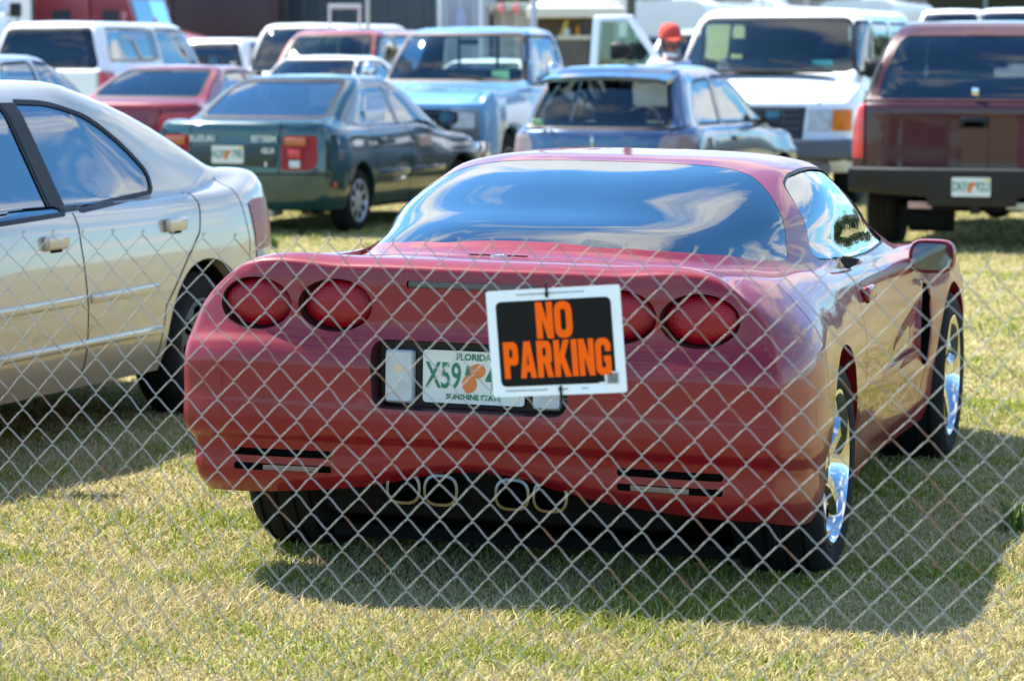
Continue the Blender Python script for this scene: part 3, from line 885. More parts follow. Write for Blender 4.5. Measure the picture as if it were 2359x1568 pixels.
GOLD = paint('champagne gold paint', (.50, .43, .335), .30, .36, cior=1.75)
GREEN = paint('dark green metallic paint', (.005, .042, .047), .2, .3, cior=1.6)
BLUE = paint('navy metallic paint', (.030, .066, .140), .35, .28, cior=1.7)
MAROON = paint('dark maroon paint', (.046, .0035, .007), .05, .35)
VANW = paint('white paint', (.80, .81, .82), .0, .4, inside=(.16, .18, .18))
SKYB = paint('light blue truck paint', (.12, .28, .45), .15, .36, inside=(.05, .06, .07))
REDS = paint('bright red paint', (.19, .004, .010), .05, .38)
SILV = paint('silver grey paint', (.42, .44, .47), .45, .34)
BRICK = paint('dull red paint', (.26, .055, .06), .1, .4)
WHIT2 = paint('off white paint', (.76, .77, .79), .0, .42)
GREYM = plain('grey bumper plastic', (.10, .11, .125), .55)

def sedan_gold():
    root = thing('sedan', 'champagne gold four-door sedan seen from its left side, cut by the left edge', 'car')
    rear = (-1.865, 14.04)
    root.location = place(rear=rear); root.rotation_euler = (0, 0, math.pi / 2 - R(200))
    D = dict(L=4.74, W=1.82, H=1.475, zs=.955, zt=1.045, zd=1.075, zn=.70, zh=.98, xrb=.55, xrt=1.35, xwt=2.75, xwb=3.72, wr=.53, rr=.24, br=.10, tail=(.03, .06, .10, .20), bul=.05)
    bm = gen(D); c = Car(root, bm, 4.74, GOLD, (.99, 3.72), (.315, .205, .195, 'cap'), plain('dark hubcap', (.055, .055, .058), .5, .3), 1.82)  # hubcaps in one even dark grey on this car
    c.arches((.365, .365))
    c.window('rear_window', trap(.60, 1.10, .47, 1.395), 'yz', 'rear', GLB)
    c.window('windshield', trap(.64, 1.03, .50, 1.33), 'yz', 'front', GL)
    rw = rpoly([(2.04, .95), (2.06, 1.372), (1.78, 1.362), (1.54, 1.298), (1.34, 1.17), (1.235, 1.06), (1.25, .99)], [.015, .02, .1, .1, .1, .04, .05], 4)
    fw = rpoly([(3.45, .915), (2.80, 1.345), (2.40, 1.372), (2.20, 1.374), (2.18, .945)], [.05, .12, .05, .02, .015], 4)
    c.sides([rw, fw], GLB, trim=.020)
    c.side_piece('pillar_trim', [(2.058, .942), (2.168, .940), (2.186, 1.378), (2.078, 1.378)], BLACK, .001)
    c.lamp('taillight', rpoly([(.42, .70), (.95, .69), (.95, .92), (.46, .90)], .03), 'yz', 'rear', REDL)
    c.lamp('reversing_lamp', rpoly([(.62, .665), (.95, .655), (.95, .69), (.62, .695)], .005), 'yz', 'rear', CLRL)
    c.lamp('headlight', rpoly([(.42, .60), (.88, .60), (.88, .70), (.45, .69)], .02), 'yz', 'front', CLRL)
    c.seam([(2.11, .935), (2.11, .80), (2.08, .55), (2.08, .27)], 'xz', (1, -1), .011)
    c.seam([(1.01, .97), (1.00, .92), (1.04, .80), (1.20, .66), (1.38, .50), (1.42, .27)], 'xz', (1, -1), .011)
    c.seam([(3.50, .90), (3.36, .62), (3.34, .27)], 'xz', (1, -1), .011)
    c.seam([(.66, 1.02), (.60, .74), (.62, .60)], 'xz', (1, -1), .008)
    c.seam([(-.9, .64), (.9, .64)], 'yz', ('rear', 'front'), .008)
    c.seam([(.30, .80), (.40, .83), (.42, .74), (.34, .70), (.30, .80)], 'xz', 1, .007)
    for sd in (1, -1):
        m = MB()
        for a, b in ((1.45, 2.06), (2.10, 3.30)): m.box(((a + b) / 2, sd * .908, .585), (b - a, .026, .04), .010)
        m.build('side_molding', GOLD, root)
        m = MB(); m.box((2.36, sd * .905, .405), (1.90, .03, .035), .012); m.build('sill_ledge', GOLD, root)
        handle(root, 1.27, sd * .898, .845, sd, GOLD, .18, .06); handle(root, 2.33, sd * .898, .83, sd, GOLD, .18, .06)
        mirror(root, (3.30, sd * 1.0, .98), sd, GOLD, (.14, .19, .12), .06)
    plate(root, (-.012, 0, .52), -1, nums=('', ''), small=True)
    interior(root, 2.35, 1.35, .36, 1.75, 3.45, .96, cloth=CLOTHG, rest=True, hs=.56)
    c.finish(.22)

def sedan_green():
    root = thing('sedan', 'dark green metallic sedan with square red and amber tail lamps, beyond the gold sedan', 'car')
    yaw = R(20); root.location = (-2.42, 25.32, 0); root.rotation_euler = (0, 0, math.pi / 2 - yaw)
    D = dict(L=4.19, W=1.69, H=1.385, zs=.93, zt=.99, zd=1.01, zn=.68, zh=.96, xrb=.55, xrt=1.20, xwt=2.35, xwb=3.02, wr=.53, rr=.19, br=.07, tail=(.02, .035, .06, .12))
    bm = gen(D); c = Car(root, bm, 4.19, GREEN, (.86, 3.32), (.287, .19, .185, 'cap'), HUBCAP, 1.69)
    c.arches((.335, .335))
    c.window('rear_window', trap(.60, 1.025, .50, 1.315), 'yz', 'rear', GLB, .03)
    c.window('windshield', trap(.62, 1.01, .50, 1.30), 'yz', 'front', GL)
    rw = rpoly([(1.96, .93), (1.92, 1.285), (1.38, 1.275), (1.22, 1.10), (1.17, .945)], [.015, .02, .08, .08, .03], 4)
    fw = rpoly([(2.95, .93), (2.38, 1.275), (2.02, 1.285), (2.05, .93)], [.04, .08, .02, .015], 4)
    c.sides([rw, fw], GLB, trim=.03, trimmat=plain('bright window trim', (.25, .27, .28), .3, .7))
    lp = rpoly([(.435, .565), (.70, .565), (.755, .64), (.735, .865), (.445, .865)], .035)
    o = c.lamp('taillight', lp, 'yz', 'rear', REDL)
    c.lamp('headlight', rpoly([(.42, .58), (.82, .58), (.82, .70), (.42, .70)], .02), 'yz', 'front', CLRL)
    for sd, tl in zip((1, -1), o):
        if not tl: continue
        m = MB(); m.box((.03, sd * .575, .815), (.035, .20, .075), .012); m.build('turn_signal', lens('dull amber lens', (.40, .10, .02)), tl)
        m = MB(); m.box((.014, sd * .575, .712), (.035, .115, .080), .01); m.build('brake_lens', REDB, tl)
        m = MB(); m.box((.014, sd * .575, .622), (.035, .10, .07), .01); m.build('reversing_lens', CLRL, tl)
    m = MB(); m.box((.012, 0, .69), (.03, .80, .20), .02); m.build('plate_panel', plain('dark plate panel', (.014, .03, .03), .4), root)
    plate(root, (-.008, .055, .70), -1, nums=('HUX', '79B'), small=True)
    for txt, y, z, sz in (('SUZUKI', .30, .835, .072), ('ESTEEM', -.29, .835, .072), ('GLX', -.33, .735, .065)):
        put_text(txt, sz, LETW, root, frame((-.004, y, z), (0, -1, 0), (-1, 0, 0)), bold=.002)
    m = MB(); m.prism(ellipse(-.31, .62, .012, .022, 12), -.01, .0, 'yz'); m.build('key_lock', LETW, root)
    c.seam([(2.02, .92), (2.03, .60), (2.02, .28)], 'xz', (1, -1), .012)
    c.seam([(1.15, .93), (1.15, .75), (1.24, .55)], 'xz', (1, -1), .012)
    c.seam([(2.93, .92), (3.0, .7), (2.96, .60)], 'xz', (1, -1), .012)
    c.seam([(-.42, .54), (-.43, .98)], 'yz', 'rear', .010); c.seam([(.42, .54), (.43, .98)], 'yz', 'rear', .010)
    c.seam([(-.82, .535), (.82, .535)], 'yz', ('rear', 'front'), .012)
    for sd in (1, -1):
        m = MB()
        for a, b in ((1.27, 2.0), (2.04, 2.92)): m.box(((a + b) / 2, sd * .843, .505), (b - a, .024, .055), .01)
        m.build('side_molding', GREEN, root)
        m = MB(); m.box((.30, sd * .838, .44), (.10, .02, .055), .005); m.build('side_marker', REDB, root)
        handle(root, 1.36, sd * .830, .80, sd, GREEN, .16); handle(root, 2.18, sd * .830, .80, sd, GREEN, .16)
        mirror(root, (2.80, sd * .93, .97), sd, BLACK, (.13, .19, .13), .05)
    m = MB(); m.box((2.4, -.838, .76), (.30, .006, .09), .002); m.build('door_sticker', plain('faded sticker', (.45, .30, .26), .5), root)
    m = MB(); m.tube([(.18, -.36, .20), (-.02, -.36, .19)], .03, 10); m.build('exhaust_pipe', STEEL, root)
    m = MB(); m.box((1.52, -.69, .99), (.46, .03, .14), .01); m.build('sun_blind', WHITE, root)
    interior(root, 2.05, 1.15, .34, 1.62, 2.85, .94, hs=.56)
    c.finish(.20)

def hatch_blue():
    root = thing('hatchback', 'dark blue hatchback with a roof spoiler, parked beyond the sports car', 'car')
    root.location = (.70, 25.75, 0); root.rotation_euler = (0, 0, math.pi / 2 - R(21))
    D = dict(L=4.1, W=1.70, H=1.47, zs=.93, zt=.90, zd=.915, zn=.72, zh=.97, xrb=.10, xrt=.50, xwt=2.05, xwb=2.95, wr=.56, rr=.24, br=.07, tail=(.02, .035, .05, .075), grr=.14, win=.10)
    bm = gen(D); c = Car(root, bm, 4.1, BLUE, (.72, 3.20), (.29, .19, .19, 'cap'), HUBCAP, 1.70)
    c.arches((.335, .335))
    c.window('rear_window', trap(.655, .925, .545, 1.345, .07), 'yz', 'rear', GL, .03)
    c.window('windshield', trap(.64, 1.01, .52, 1.38), 'yz', 'front', GL)
    qw = rpoly([(1.42, .95), (1.42, 1.335), (.92, 1.305), (.70, 1.02), (.80, .955)], [.02, .03, .12, .05, .05], 4)
    fw = rpoly([(2.80, .95), (2.02, 1.355), (1.53, 1.345), (1.53, .95)], [.04, .12, .02, .02], 4)
    c.sides([qw, fw], GLB, trim=.025)
    c.lamp('taillight', rpoly([(.56, .66), (.84, .66), (.86, .86), (.62, .86)], .06), 'yz', 'rear', lens('smoky clear lens', (.28, .22, .22)))
    c.lamp('headlight', rpoly([(.45, .62), (.85, .62), (.82, .74), (.48, .72)], .03), 'yz', 'front', CLRL)
    c.seam([(1.48, .94), (1.50, .6), (1.45, .26)], 'xz', (1, -1), .012); c.seam([(2.83, .94), (2.88, .6)], 'xz', (1, -1), .012)
    c.seam([(-.70, .92), (-.60, .60), (-.55, .56)], 'yz', 'rear', .01); c.seam([(.70, .92), (.60, .60), (.55, .56)], 'yz', 'rear', .01); c.seam([(-.8, .55), (.8, .55)], 'yz', 'rear', .01)
    m = MB(); m.loft([[(.30, y, 1.372 + dz - .02 * abs(y)), (.62, y, 1.432 - .03 * abs(y) + dz), (.62, y, 1.40 - .03 * abs(y) + dz), (.32, y, 1.335 - .02 * abs(y) + dz)] for y, dz in ((-.60, -.03), (-.5, -.008), (-.25, 0), (0, .002), (.25, 0), (.5, -.008), (.60, -.03))])
    m.build('spoiler', BLUE, root)
    m = MB(); m.lathe([(.040, -.006), (.048, 0), (.055, -.004), (.055, -.012)], 24, 'x', c=(.03, 0, .795), sx=1., sz=1.1); m.box((.02, 0, .795), (.012, .02, .09), .003); m.build('badge', CHROME, root)
    m = MB(); m.box((.05, .40, .905), (.02, .05, .035), .006); m.build('wiper_pivot', LETW, root)
    m = MB(); m.box((.068, .535, .965), (.004, .10, .075), .001, rot=Matrix.Rotation(-.75, 3, 'Y')); m.build('window_sticker', plain('pale green sticker', (.25, .55, .42), .5), root)
    m = MB(); m.box((.33, 0, 1.352), (.03, .26, .016), .004); m.build('brake_light', lens('dark red lens', (.10, .006, .01)), root)
    for sd in (1, -1):
        handle(root, 1.66, sd * .835, .80, sd, BLUE, .16); mirror(root, (2.62, sd * .935, .98), sd, BLACK, (.13, .18, .13), .06)
    m = MB(); m.box((.42, 0, .93), (.46, 1.1, .03), .01); m.build('parcel_shelf', CLOTH, root)
    antenna(root, (1.0, 0, 1.45), .22, (-.07, 0))
    interior(root, 1.90, None, .34, 1.6, 2.75, .93, hs=.60)
    plate(root, (-.004, 0, .65), -1, nums=('B58', 'KLR'), small=True)
    c.finish(.20)

def suv_maroon():
    root = thing('suv', 'dark maroon full-size sport utility with a black step bumper, cut by the right edge', 'car')
    root.location = (3.66, 23.1, 0); root.rotation_euler = (0, 0, math.pi / 2 - YAW)
    D = dict(L=5.0, W=1.96, H=1.84, zb=.50, zs=1.17, zt=1.19, zd=1.20, zn=1.02, zh=1.18, xrb=.06, xrt=.44, xwt=2.9, xwb=3.55, wr=.66, bul=.09, rr=.09, br=.03, tail=(.01, .015, .03, .045), win=.06, gbr=.03, grr=.08, zf=1.12)
    bm = gen(D); c = Car(root, bm, 5.0, MAROON, (1.0, 3.98), (.385, .265, .205, 'steel'), STEEL, 1.96)
    c.arches((.45, .45))
    c.window('rear_window', trap(.80, 1.215, .63, 1.715, .08), 'yz', 'rear', GLD, .0)
    c.lamp('pillar_trim', [(.85, 1.20), (.925, 1.20), (.775, 1.77), (.715, 1.77)], 'yz', 'rear', BLACK, .003)
    c.window('windshield', trap(.78, 1.26, .66, 1.74), 'yz', 'front', GL)
    c.sides([rpoly([(.16, 1.22), (.22, 1.70), (1.25, 1.71), (1.25, 1.22)], .04), rpoly([(1.36, 1.22), (1.36, 1.71), (2.2, 1.71), (2.2, 1.22)], .04), rpoly([(2.3, 1.22), (2.3, 1.71), (2.9, 1.70), (3.4, 1.22)], .04)], GLX, outer=rpoly([(.06, 1.20), (.16, 1.75), (2.95, 1.745), (3.52, 1.19)], .03))
    c.lamp('taillight', rpoly([(.885, .74), (1.0, .74), (1.0, 1.19), (.885, 1.19)], .01), 'yz', 'rear', REDB)
    c.seam([(-.875, .68), (-.875, 1.19)], 'yz', 'rear', .012); c.seam([(.875, .68), (.875, 1.19)], 'yz', 'rear', .012); c.seam([(-.9, 1.195), (.9, 1.195)], 'yz', 'rear', .014)
    m = MB(); m.box((-.004, 0, 1.03), (.03, .22, .085), .012); m.mi = 1; m.box((-.022, 0, 1.015), (.012, .16, .04), .004); m.build('tailgate_handle', [BLACK, GAP], root)
    m = MB(); m.box((.05, 0, 1.275), (.03, .06, .07), .012); m.build('latch', CHROME, root)
    # step bumper with plate recess
    m = MB()
    prof = [(.06, .665), (-.11, .672), (-.13, .655), (-.13, .50), (-.10, .44), (.10, .44)]
    m.loft([[(p[0] + (.06 if abs(y) > .9 else 0), y, p[1] + (.06 * (abs(y) - .35) if p[1] < .5 and abs(y) > .35 else -.07 if p[1] < .5 else 0)) for p in prof] for y in (-.99, -.93, -.6, -.36, -.34, .34, .36, .6, .93, .99)])
    m.build('rear_bumper', plain('black bumper', (.012, .013, .015), .5, spec=.3), root)
    plate(root, (-.136, 0, .525), -1, nums=('MDKF', '92U') if False else ('DKF', '92U'), small=True)
    m = MB(); m.box((.05, 0, .36), (.10, .80, .07), .01); m.mi = 1; m.box((-.02, -.02, .345), (.08, .075, .075), .006); m.build('tow_hitch', [UNDER, BLACK], root)
    for y, mt in ((.42, plain('pink label', (.50, .30, .28), .5)), (-.36, plain('white label', (.55, .55, .52), .5))):
        m = MB(); m.box((-.006, y, .372), (.006, .19, .055), .002); m.build('warning_label', mt, root)
    m = MB(); m.tube([(.35, .55, .27), (.35, .20, .27)], .13, 14); m.tube([(1.0, -.7, .38), (1.0, .7, .38)], .06, 10); m.lathe([(.001, -.14), (.12, -.10), (.14, 0), (.12, .10), (.001, .14)], 16, 'x', c=(.98, -.08, .36)); m.build('rear_axle', UNDER, root)
    for sd in (1, -1): mirror(root, (3.3, sd * 1.10, 1.30), sd, BLACK, (.14, .24, .20), .08)
    interior(root, 2.55, 1.6, .72, 1.85, 3.35, 1.18, hs=.66)
    c.finish(.42, under=True)
    # roof edge of the lift glass
    return root

def van_white():
    Ln = 5.4; yaw = BACK
    root = thing('van', 'white full-size van facing the camera with its passenger door open', 'van')
    root.location = place(front=(2.46, 30.35), Ln=Ln, yaw=yaw); root.rotation_euler = (0, 0, math.pi / 2 - yaw)
    D = dict(L=Ln, W=2.14, H=2.07, zb=.34, zs=1.22, zt=1.22, zd=1.24, zn=1.10, zh=1.37, xrb=.05, xrt=.16, xwt=3.85, xwb=4.62, wr=.83, rr=.10, br=.03, tail=(.01, .015, .03, .04), win=.06, gbr=.03, grr=.10, rf=.16, bf=.08, nose=(.03, .05, .09, .16), zf=1.24, grf=.16, gbf=.10)
    bm = gen(D); c = Car(root, bm, Ln, VANW, (1.15, 4.66), (.36, .235, .205, 'steel'), STEEL, 2.14)
    c.arches((.43, .43))
    c.window('windshield', trap(.93, 1.405, .80, 1.935, .09), 'yz', 'front', GLM, .03)
    # passenger door opening (right side of the van)
    hole = rpoly([(4.42, 1.34), (4.42, .52), (3.40, .50), (3.40, 1.93), (3.80, 1.93)], .05)
    fs = cookie(c.bm, hole, 'xz', c.F[-1]); bmesh.ops.delete(c.bm, geom=fs, context='FACES')
    fw = rpoly([(4.42, 1.37), (3.92, 1.90), (3.46, 1.90), (3.46, 1.37)], .05)
    for f in [fw, rpoly([(3.2, 1.35), (3.2, 1.90), (2.0, 1.90), (2.0, 1.35)], .05), rpoly([(1.8, 1.35), (1.8, 1.90), (.4, 1.90), (.4, 1.35)], .05)]:
        for sd in (1, -1):
            if f is fw and sd == -1: continue
            o = take(c.bm, c.cut(f, 'xz', sd), 'side_window', GLD, root, -.006)
            take(c.bm, c.cut(offset_poly(f, .03), 'xz', sd), 'window_trim', BLACK, o, -.001)
    c.window('rear_window', trap(.75, 1.35, .68, 1.90), 'yz', 'rear', GLM, .03)
    # grille, lamps
    c.lamp('grille', rpoly([(-.56, .66), (.56, .66), (.60, 1.02), (-.60, 1.02)], .02), 'yz', 'front', plain('dark grille plastic', (.035, .042, .052), .5), -.03, both=False)
    m = MB()
    for z in (.72, .79, .86, .93, .99): m.box((Ln - .035, 0, z), (.03, 1.04, .022), .005)
    m.build('grille_bar', plain('grille bar grey', (.07, .08, .095), .45), root)
    m = MB(); m.prism(ellipse(0, .85, .13, .055, 24), Ln - .025, Ln - .005, 'yz'); m.build('badge', plain('badge blue', (.02, .05, .15), .3), root)
    hl = c.lamp('headlight', rpoly([(.62, .77), (.86, .77), (.86, 1.0), (.62, 1.0)], .012), 'yz', 'front', lens('sealed beam lens', (.52, .54, .54)))
    c.lamp('turn_signal', rpoly([(.865, .775), (1.05, .775), (1.05, .995), (.865, .995)], .02), 'yz', 'front', AMBL, .008)
    m = MB(); prof = [(Ln - .10, .68), (Ln + .06, .69), (Ln + .08, .66), (Ln + .07, .50), (Ln - .02, .46), (Ln - .12, .46)]
    m.loft([[(p[0] - (.14 if abs(y) > .95 else .03 if abs(y) > .8 else 0), y, p[1]) for p in prof] for y in (-1.07, -1.0, -.86, -.4, .4, .86, 1.0, 1.07)]); m.build('front_bumper', GREYM, root)
    m = MB(); m.box((Ln - .10, 0, .38), (.14, 1.7, .16), .04); m.build('valance', plain('grey valance', (.16, .16, .16), .6), root)
    m = MB(); m.box((Ln - .70, 0, 1.375), (.14, 1.50, .02), .006)
    for k in range(40): m.box((Ln - .645 , -.72 + k * .037, 1.39), (.05, .012, .02))
    m.build('cowl_grille', BLACK, root)
    c.seam([(-.80, 1.36), (-.74, 1.13), (-.72, 1.03)], 'yz', 'front', .012); c.seam([(.80, 1.36), (.74, 1.13), (.72, 1.03)], 'yz', 'front', .012)
    c.seam([(4.45, 1.35), (4.45, .5)], 'xz', (1,), .012); c.seam([(3.38, 1.93), (3.38, .5)], 'xz', (1,), .012)
    wipers(root, [((Ln - .70, .65, 1.41), (Ln - .83, .05, 1.50)), ((Ln - .70, -.10, 1.41), (Ln - .83, -.68, 1.50))])
    # open door: hinged at the front edge, swung out about 70 degrees
    d = node('door', root, (4.42, -1.055, 0), (0, 0, R(74)))
    m = MB(); P0 = rpoly([(0, 1.36), (0, .52), (-1.02, .50), (-1.02, 1.34)], .04); m.prism(P0, 0, .06, 'xz')
    def bar(a, b, w=.055): m.loft([[(a[0] - w * .5, .0, a[1]), (a[0] + w * .5, .0, a[1]), (a[0] + w * .5, .05, a[1]), (a[0] - w * .5, .05, a[1])], [(b[0] - w * .5, .03, b[1]), (b[0] + w * .5, .03, b[1]), (b[0] + w * .5, .08, b[1]), (b[0] - w * .5, .08, b[1])]])
    bar((-.04, 1.33), (-.54, 1.95), .08); bar((-.985, 1.33), (-.955, 1.95), .09)
    m.box((-.75, .055, 1.95), (.50, .05, .08), .02)
    m.build('door_panel', VANW, d)
    m = MB(); m.prism([(-.06, 1.35), (-.53, 1.92), (-.93, 1.92), (-.95, 1.35)], .03, .036, 'xz'); m.build('door_window', GL, d)
    mirror(d, (-.52, -.16, 1.60), -1, BLACK, (.22, .14, .19), .02, name='mirror')
    mirror(root, (4.25, 1.12, 1.42), 1, BLACK, (.12, .22, .22), .08)
    for sd in (1, -1): seat(root, 3.55, sd * .48, .80, .54, .62, CLOTHB)
    for x in (2.6, 1.7): seat(root, x, .1, .80, 1.3, .60, CLOTHB, rest=False, name='bench_seat')
    m = MB(); m.box((2.95, .05, 1.55), (.03, 1.15, .85), .01); m.build('partition', plain('grey partition', (.13, .16, .16), .8, noise=.1), root)
    m = MB(); m.box((4.38, 0, 1.22), (.40, 1.7, .26), .08); m.build('dashboard', plain('dash grey green', (.06, .085, .085), .6), root)
    m = MB(); m.lathe([(.20 + .016 * math.cos(t), .016 * math.sin(t)) for t in [2 * math.pi * k / 8 for k in range(8)]], 24, 'x', close=True); m.xf(Matrix.Translation((4.05, .48, 1.32)) @ Matrix.Rotation(.75, 4, 'Y')); m.build('steering_wheel', DASH, root)
    m = MB(); m.box((2.6, 0, .62), (4.2, 1.8, .04)); m.build('cabin_floor', UNDER, root)
    m = MB(); m.box((4.30, -.62, 1.62), (.004, .20, .12), .001, rot=Matrix.Rotation(.9, 3, 'Y')) if False else m.box((4.44, .60, 1.455), (.006, .22, .09)); m.build('window_card', plain('teal card', (.10, .42, .36), .5), root)
    c.finish(.36)

def pickup_blue():
    Ln = 3.25; yaw = R(199)
    root = thing('pickup_truck', 'light blue square-nosed pickup truck facing the camera, behind the green sedan', 'truck')
    root.location = place(front=(-1.22, 30.9), Ln=Ln, yaw=yaw); root.rotation_euler = (0, 0, math.pi / 2 - yaw)
    D = dict(L=Ln, W=1.98, H=1.87, zb=.50, zs=1.21, zt=1.21, zd=1.22, zn=1.07, zh=1.255, xrb=.03, xrt=.10, xwt=1.16, xwb=1.62, wr=.67, rr=.08, br=.02, tail=(.01, .012, .02, .028), win=.09, gbr=.02, grr=.08, rf=.07, bf=.04, nose=(.012, .022, .05, .10), zf=1.17, grf=.14)
    bm = gen(D); c = Car(root, bm, Ln, SKYB, (-.55, 2.42), (.37, .23, .205, 'steel'), STEEL, 1.98)
    c.mid = 1.0
    c.x0 = 0
    ax = c.ax; c.ax = (2.42,); c.arches((.43,)); c.ax = ax
    c.window('windshield', trap(.80, 1.285, .66, 1.775, .05), 'yz', 'front', GL, .03, trimmat=plain('brown rubber seal', (.045, .025, .022), .6))
    c.window('rear_window', trap(.70, 1.28, .63, 1.76), 'yz', 'rear', GL, .03)
    c.sides([rpoly([(1.48, 1.25), (1.08, 1.75), (.24, 1.75), (.24, 1.25)], .06)], GLB, trim=.03)
    c.lamp('grille', rpoly([(-.60, .66), (.60, .66), (.60, .985), (-.60, .985)], .01), 'yz', 'front', BLACK, -.05, both=False)
    m = MB()
    for z in (.70, .76, .82, .88, .94): m.box((Ln - .03, 0, z), (.03, 1.18, .014), .003)
    m.box((Ln - .02, 0, .82), (.03, .03, .30), .005)
    m.build('grille_bar', plain('grille blue grey', (.05, .10, .17), .4, .3), root)
    for sd in (1, -1):
        m = MB(); m.box((Ln - .012, sd * .765, .825), (.04, .32, .34), .012); b = m.build('lamp_bezel', plain('bezel grey', (.16, .18, .20), .35, .5), root)
        m = MB(); m.prism(rpoly([(sd * .765 - .115, .79), (sd * .765 + .115, .79), (sd * .765 + .115, .955), (sd * .765 - .115, .955)], .02), Ln + .0, Ln + .018, 'yz'); m.build('headlight', CLRL, b)
        m = MB(); m.prism(rpoly([(sd * .765 - .115, .675), (sd * .765 + .115, .675), (sd * .765 + .115, .755), (sd * .765 - .115, .755)], .01), Ln, Ln + .014, 'yz'); m.build('turn_signal', plain('grey lamp', (.10, .11, .13), .25), b)
        m = MB(); m.box((Ln - .22, sd * .985, .70), (.14, .02, .045), .005); m.build('side_marker', AMBL, root)
        mirror(root, (1.28, sd * 1.10, 1.36), sd, CHROME, (.08, .17, .22), .08)
    m = MB(); prof = [(Ln - .08, .64), (Ln + .10, .65), (Ln + .12, .60), (Ln + .10, .48), (Ln - .08, .46)]
    m.loft([[(p[0] - (.10 if abs(y) > .95 else 0), y, p[1]) for p in prof] for y in (-1.0, -.94, -.5, .5, .94, 1.0)]); m.build('front_bumper', CHROME, root)
    c.seam([(-.82, 1.04), (-.86, 1.12)], 'yz', 'front', .01)
    c.seam([(1.70, 1.2), (1.70, .6)], 'xz', (1, -1), .012); c.seam([(.16, 1.2), (.16, .6)], 'xz', (1, -1), .012)
    fz = lambda f: f.normal.z > .5 and f.calc_center_median().x > 1.6
    c.F['hood'] = fz
    for sd in (1, -1): c.seam([(1.68, sd * .80), (3.16, sd * .84)], 'xy', 'hood', .012)
    # cargo bed
    m = MB()
    m.box((-1.03, .955, .86), (2.02, .06, .72), .02); m.box((-1.03, -.955, .86), (2.02, .06, .72), .02); m.box((-2.06, 0, .86), (.06, 1.97, .72), .02); m.box((-.04, 0, .86), (.05, 1.85, .68), .01); m.box((-1.04, 0, .62), (1.96, 1.85, .06))
    m.build('cargo_bed', SKYB, root)
    m = MB()
    for y in (-.42, .05, .50): m.tube([(.16, y, 1.24), (.17, y, 1.80)], .018 if y else .012, 8)
    m.tube([(.16, -.6, 1.34), (.16, .6, 1.34)], .014, 8); m.build('gun_rack', BLACK, root)
    seat(root, .42, 0, .72, 1.45, .58, CLOTHB, rest=False, name='bench_seat')
    m = MB(); m.box((1.42, 0, 1.12), (.36, 1.6, .24), .06); m.build('dashboard', DASH, root)
    m = MB(); m.lathe([(.19 + .014 * math.cos(t), .014 * math.sin(t)) for t in [2 * math.pi * k / 8 for k in range(8)]], 24, 'x', close=True); m.xf(Matrix.Translation((1.12, .42, 1.22)) @ Matrix.Rotation(.6, 4, 'Y')); m.build('steering_wheel', DASH, root)
    m = MB(); m.box((.75, 0, .6), (1.3, 1.75, .04)); m.build('cabin_floor', UNDER, root)
    m = MB(); m.box((1.06, .03, 1.70), (.02, .22, .06), .01); m.build('rear_view_mirror', BLACK, root)
    m = MB(); m.box((1.52, -.56 + 1.12, 1.335), (.004, .20, .10)); m.build('window_card', plain('green card', (.30, .50, .22), .5), root)
    wipers(root, [((1.60, .55, 1.285), (1.545, -.05, 1.33))])
    c.finish(.42)

def small_sedan(name, label, cat, rear, yaw, pm, H=1.44, L_=4.4, glassm=None, text=None, mirrors=True, facing=False, z_add=0., group=None, ant=False):
    root = thing(name, label, cat, group=group)
    root.location = place(rear=rear); root.rotation_euler = (0, 0, math.pi / 2 - yaw)
    k = L_ / 4.4; z = H - 1.40
    D = dict(L=L_, W=1.73, H=H, zs=.94 + z * .5, zt=1.03 + z * .6, zd=1.06 + z * .6, zn=.70 + z * .3, zh=.97 + z * .5, xrb=.55, xrt=1.22, xwt=2.45 * k, xwb=3.15 * k, wr=.52, rr=.18, br=.07)
    bm = gen(D); c = Car(root, bm, L_, pm, (.92, 3.45 * k), (.30, .195, .19, 'cap'), HUBCAP, 1.73)
    c.arches((.345, .345)); zz = D['zs']; zr = H - .085
    gm = glassm or GL
    c.window('rear_window', trap(.61, D['zd'] + .03, .49, H - .07), 'yz', 'rear', gm); c.window('windshield', trap(.63, D['zh'] + .05, .49, H - .08), 'yz', 'front', gm)
    c.sides([rpoly([(1.98 * k, zz + .01), (1.96 * k, zr), (1.45, zr - .02), (1.20, zz + .02)], [.02, .03, .12, .05]), rpoly([(3.0 * k, zz + .01), (2.42 * k, zr - .02), (2.06 * k, zr), (2.08 * k, zz + .01)], [.04, .12, .03, .02])], GLB)
    c.lamp('taillight', rpoly([(.40, .74 + z * .4), (.83, .74 + z * .4), (.83, .93 + z * .5), (.42, .92 + z * .5)], .03), 'yz', 'rear', REDB)
    c.lamp('headlight', rpoly([(.42, .60), (.83, .60), (.83, .70 + z * .2), (.45, .69 + z * .2)], .02), 'yz', 'front', CLRL)
    c.seam([(2.02 * k, zz), (2.02 * k, .3)], 'xz', (1, -1), .012); c.seam([(-.8, .60), (.8, .60)], 'yz', ('rear', 'front'), .012); c.seam([(.415, .6), (.415, 1.0)], 'yz', 'rear', .012); c.seam([(-.415, .6), (-.415, 1.0)], 'yz', 'rear', .012)
    if text: put_text(text, .10, LETW, root, frame((.0, .28, .90), (0, -1, 0), (-1, 0, 0)), bold=.003)
    for sd in (1, -1):
        (mirror(root, (2.85 * k, sd * .95, zz + .03), sd, pm, (.13, .18, .12), .05) if mirrors else None); handle(root, 2.2 * k, sd * .85, zz - .10, sd, pm); handle(root, 1.36, sd * .85, zz - .10, sd, pm)
    if ant: antenna(root, (2.3, 0, H), .20)
    plate(root, (-.006, 0, .70), -1, nums=('', ''), small=True)
    interior(root, 2.1 * k, 1.2, .38, 1.65, 2.95 * k, zz + .01, hs=.56)
    c.finish(.20)
    return root

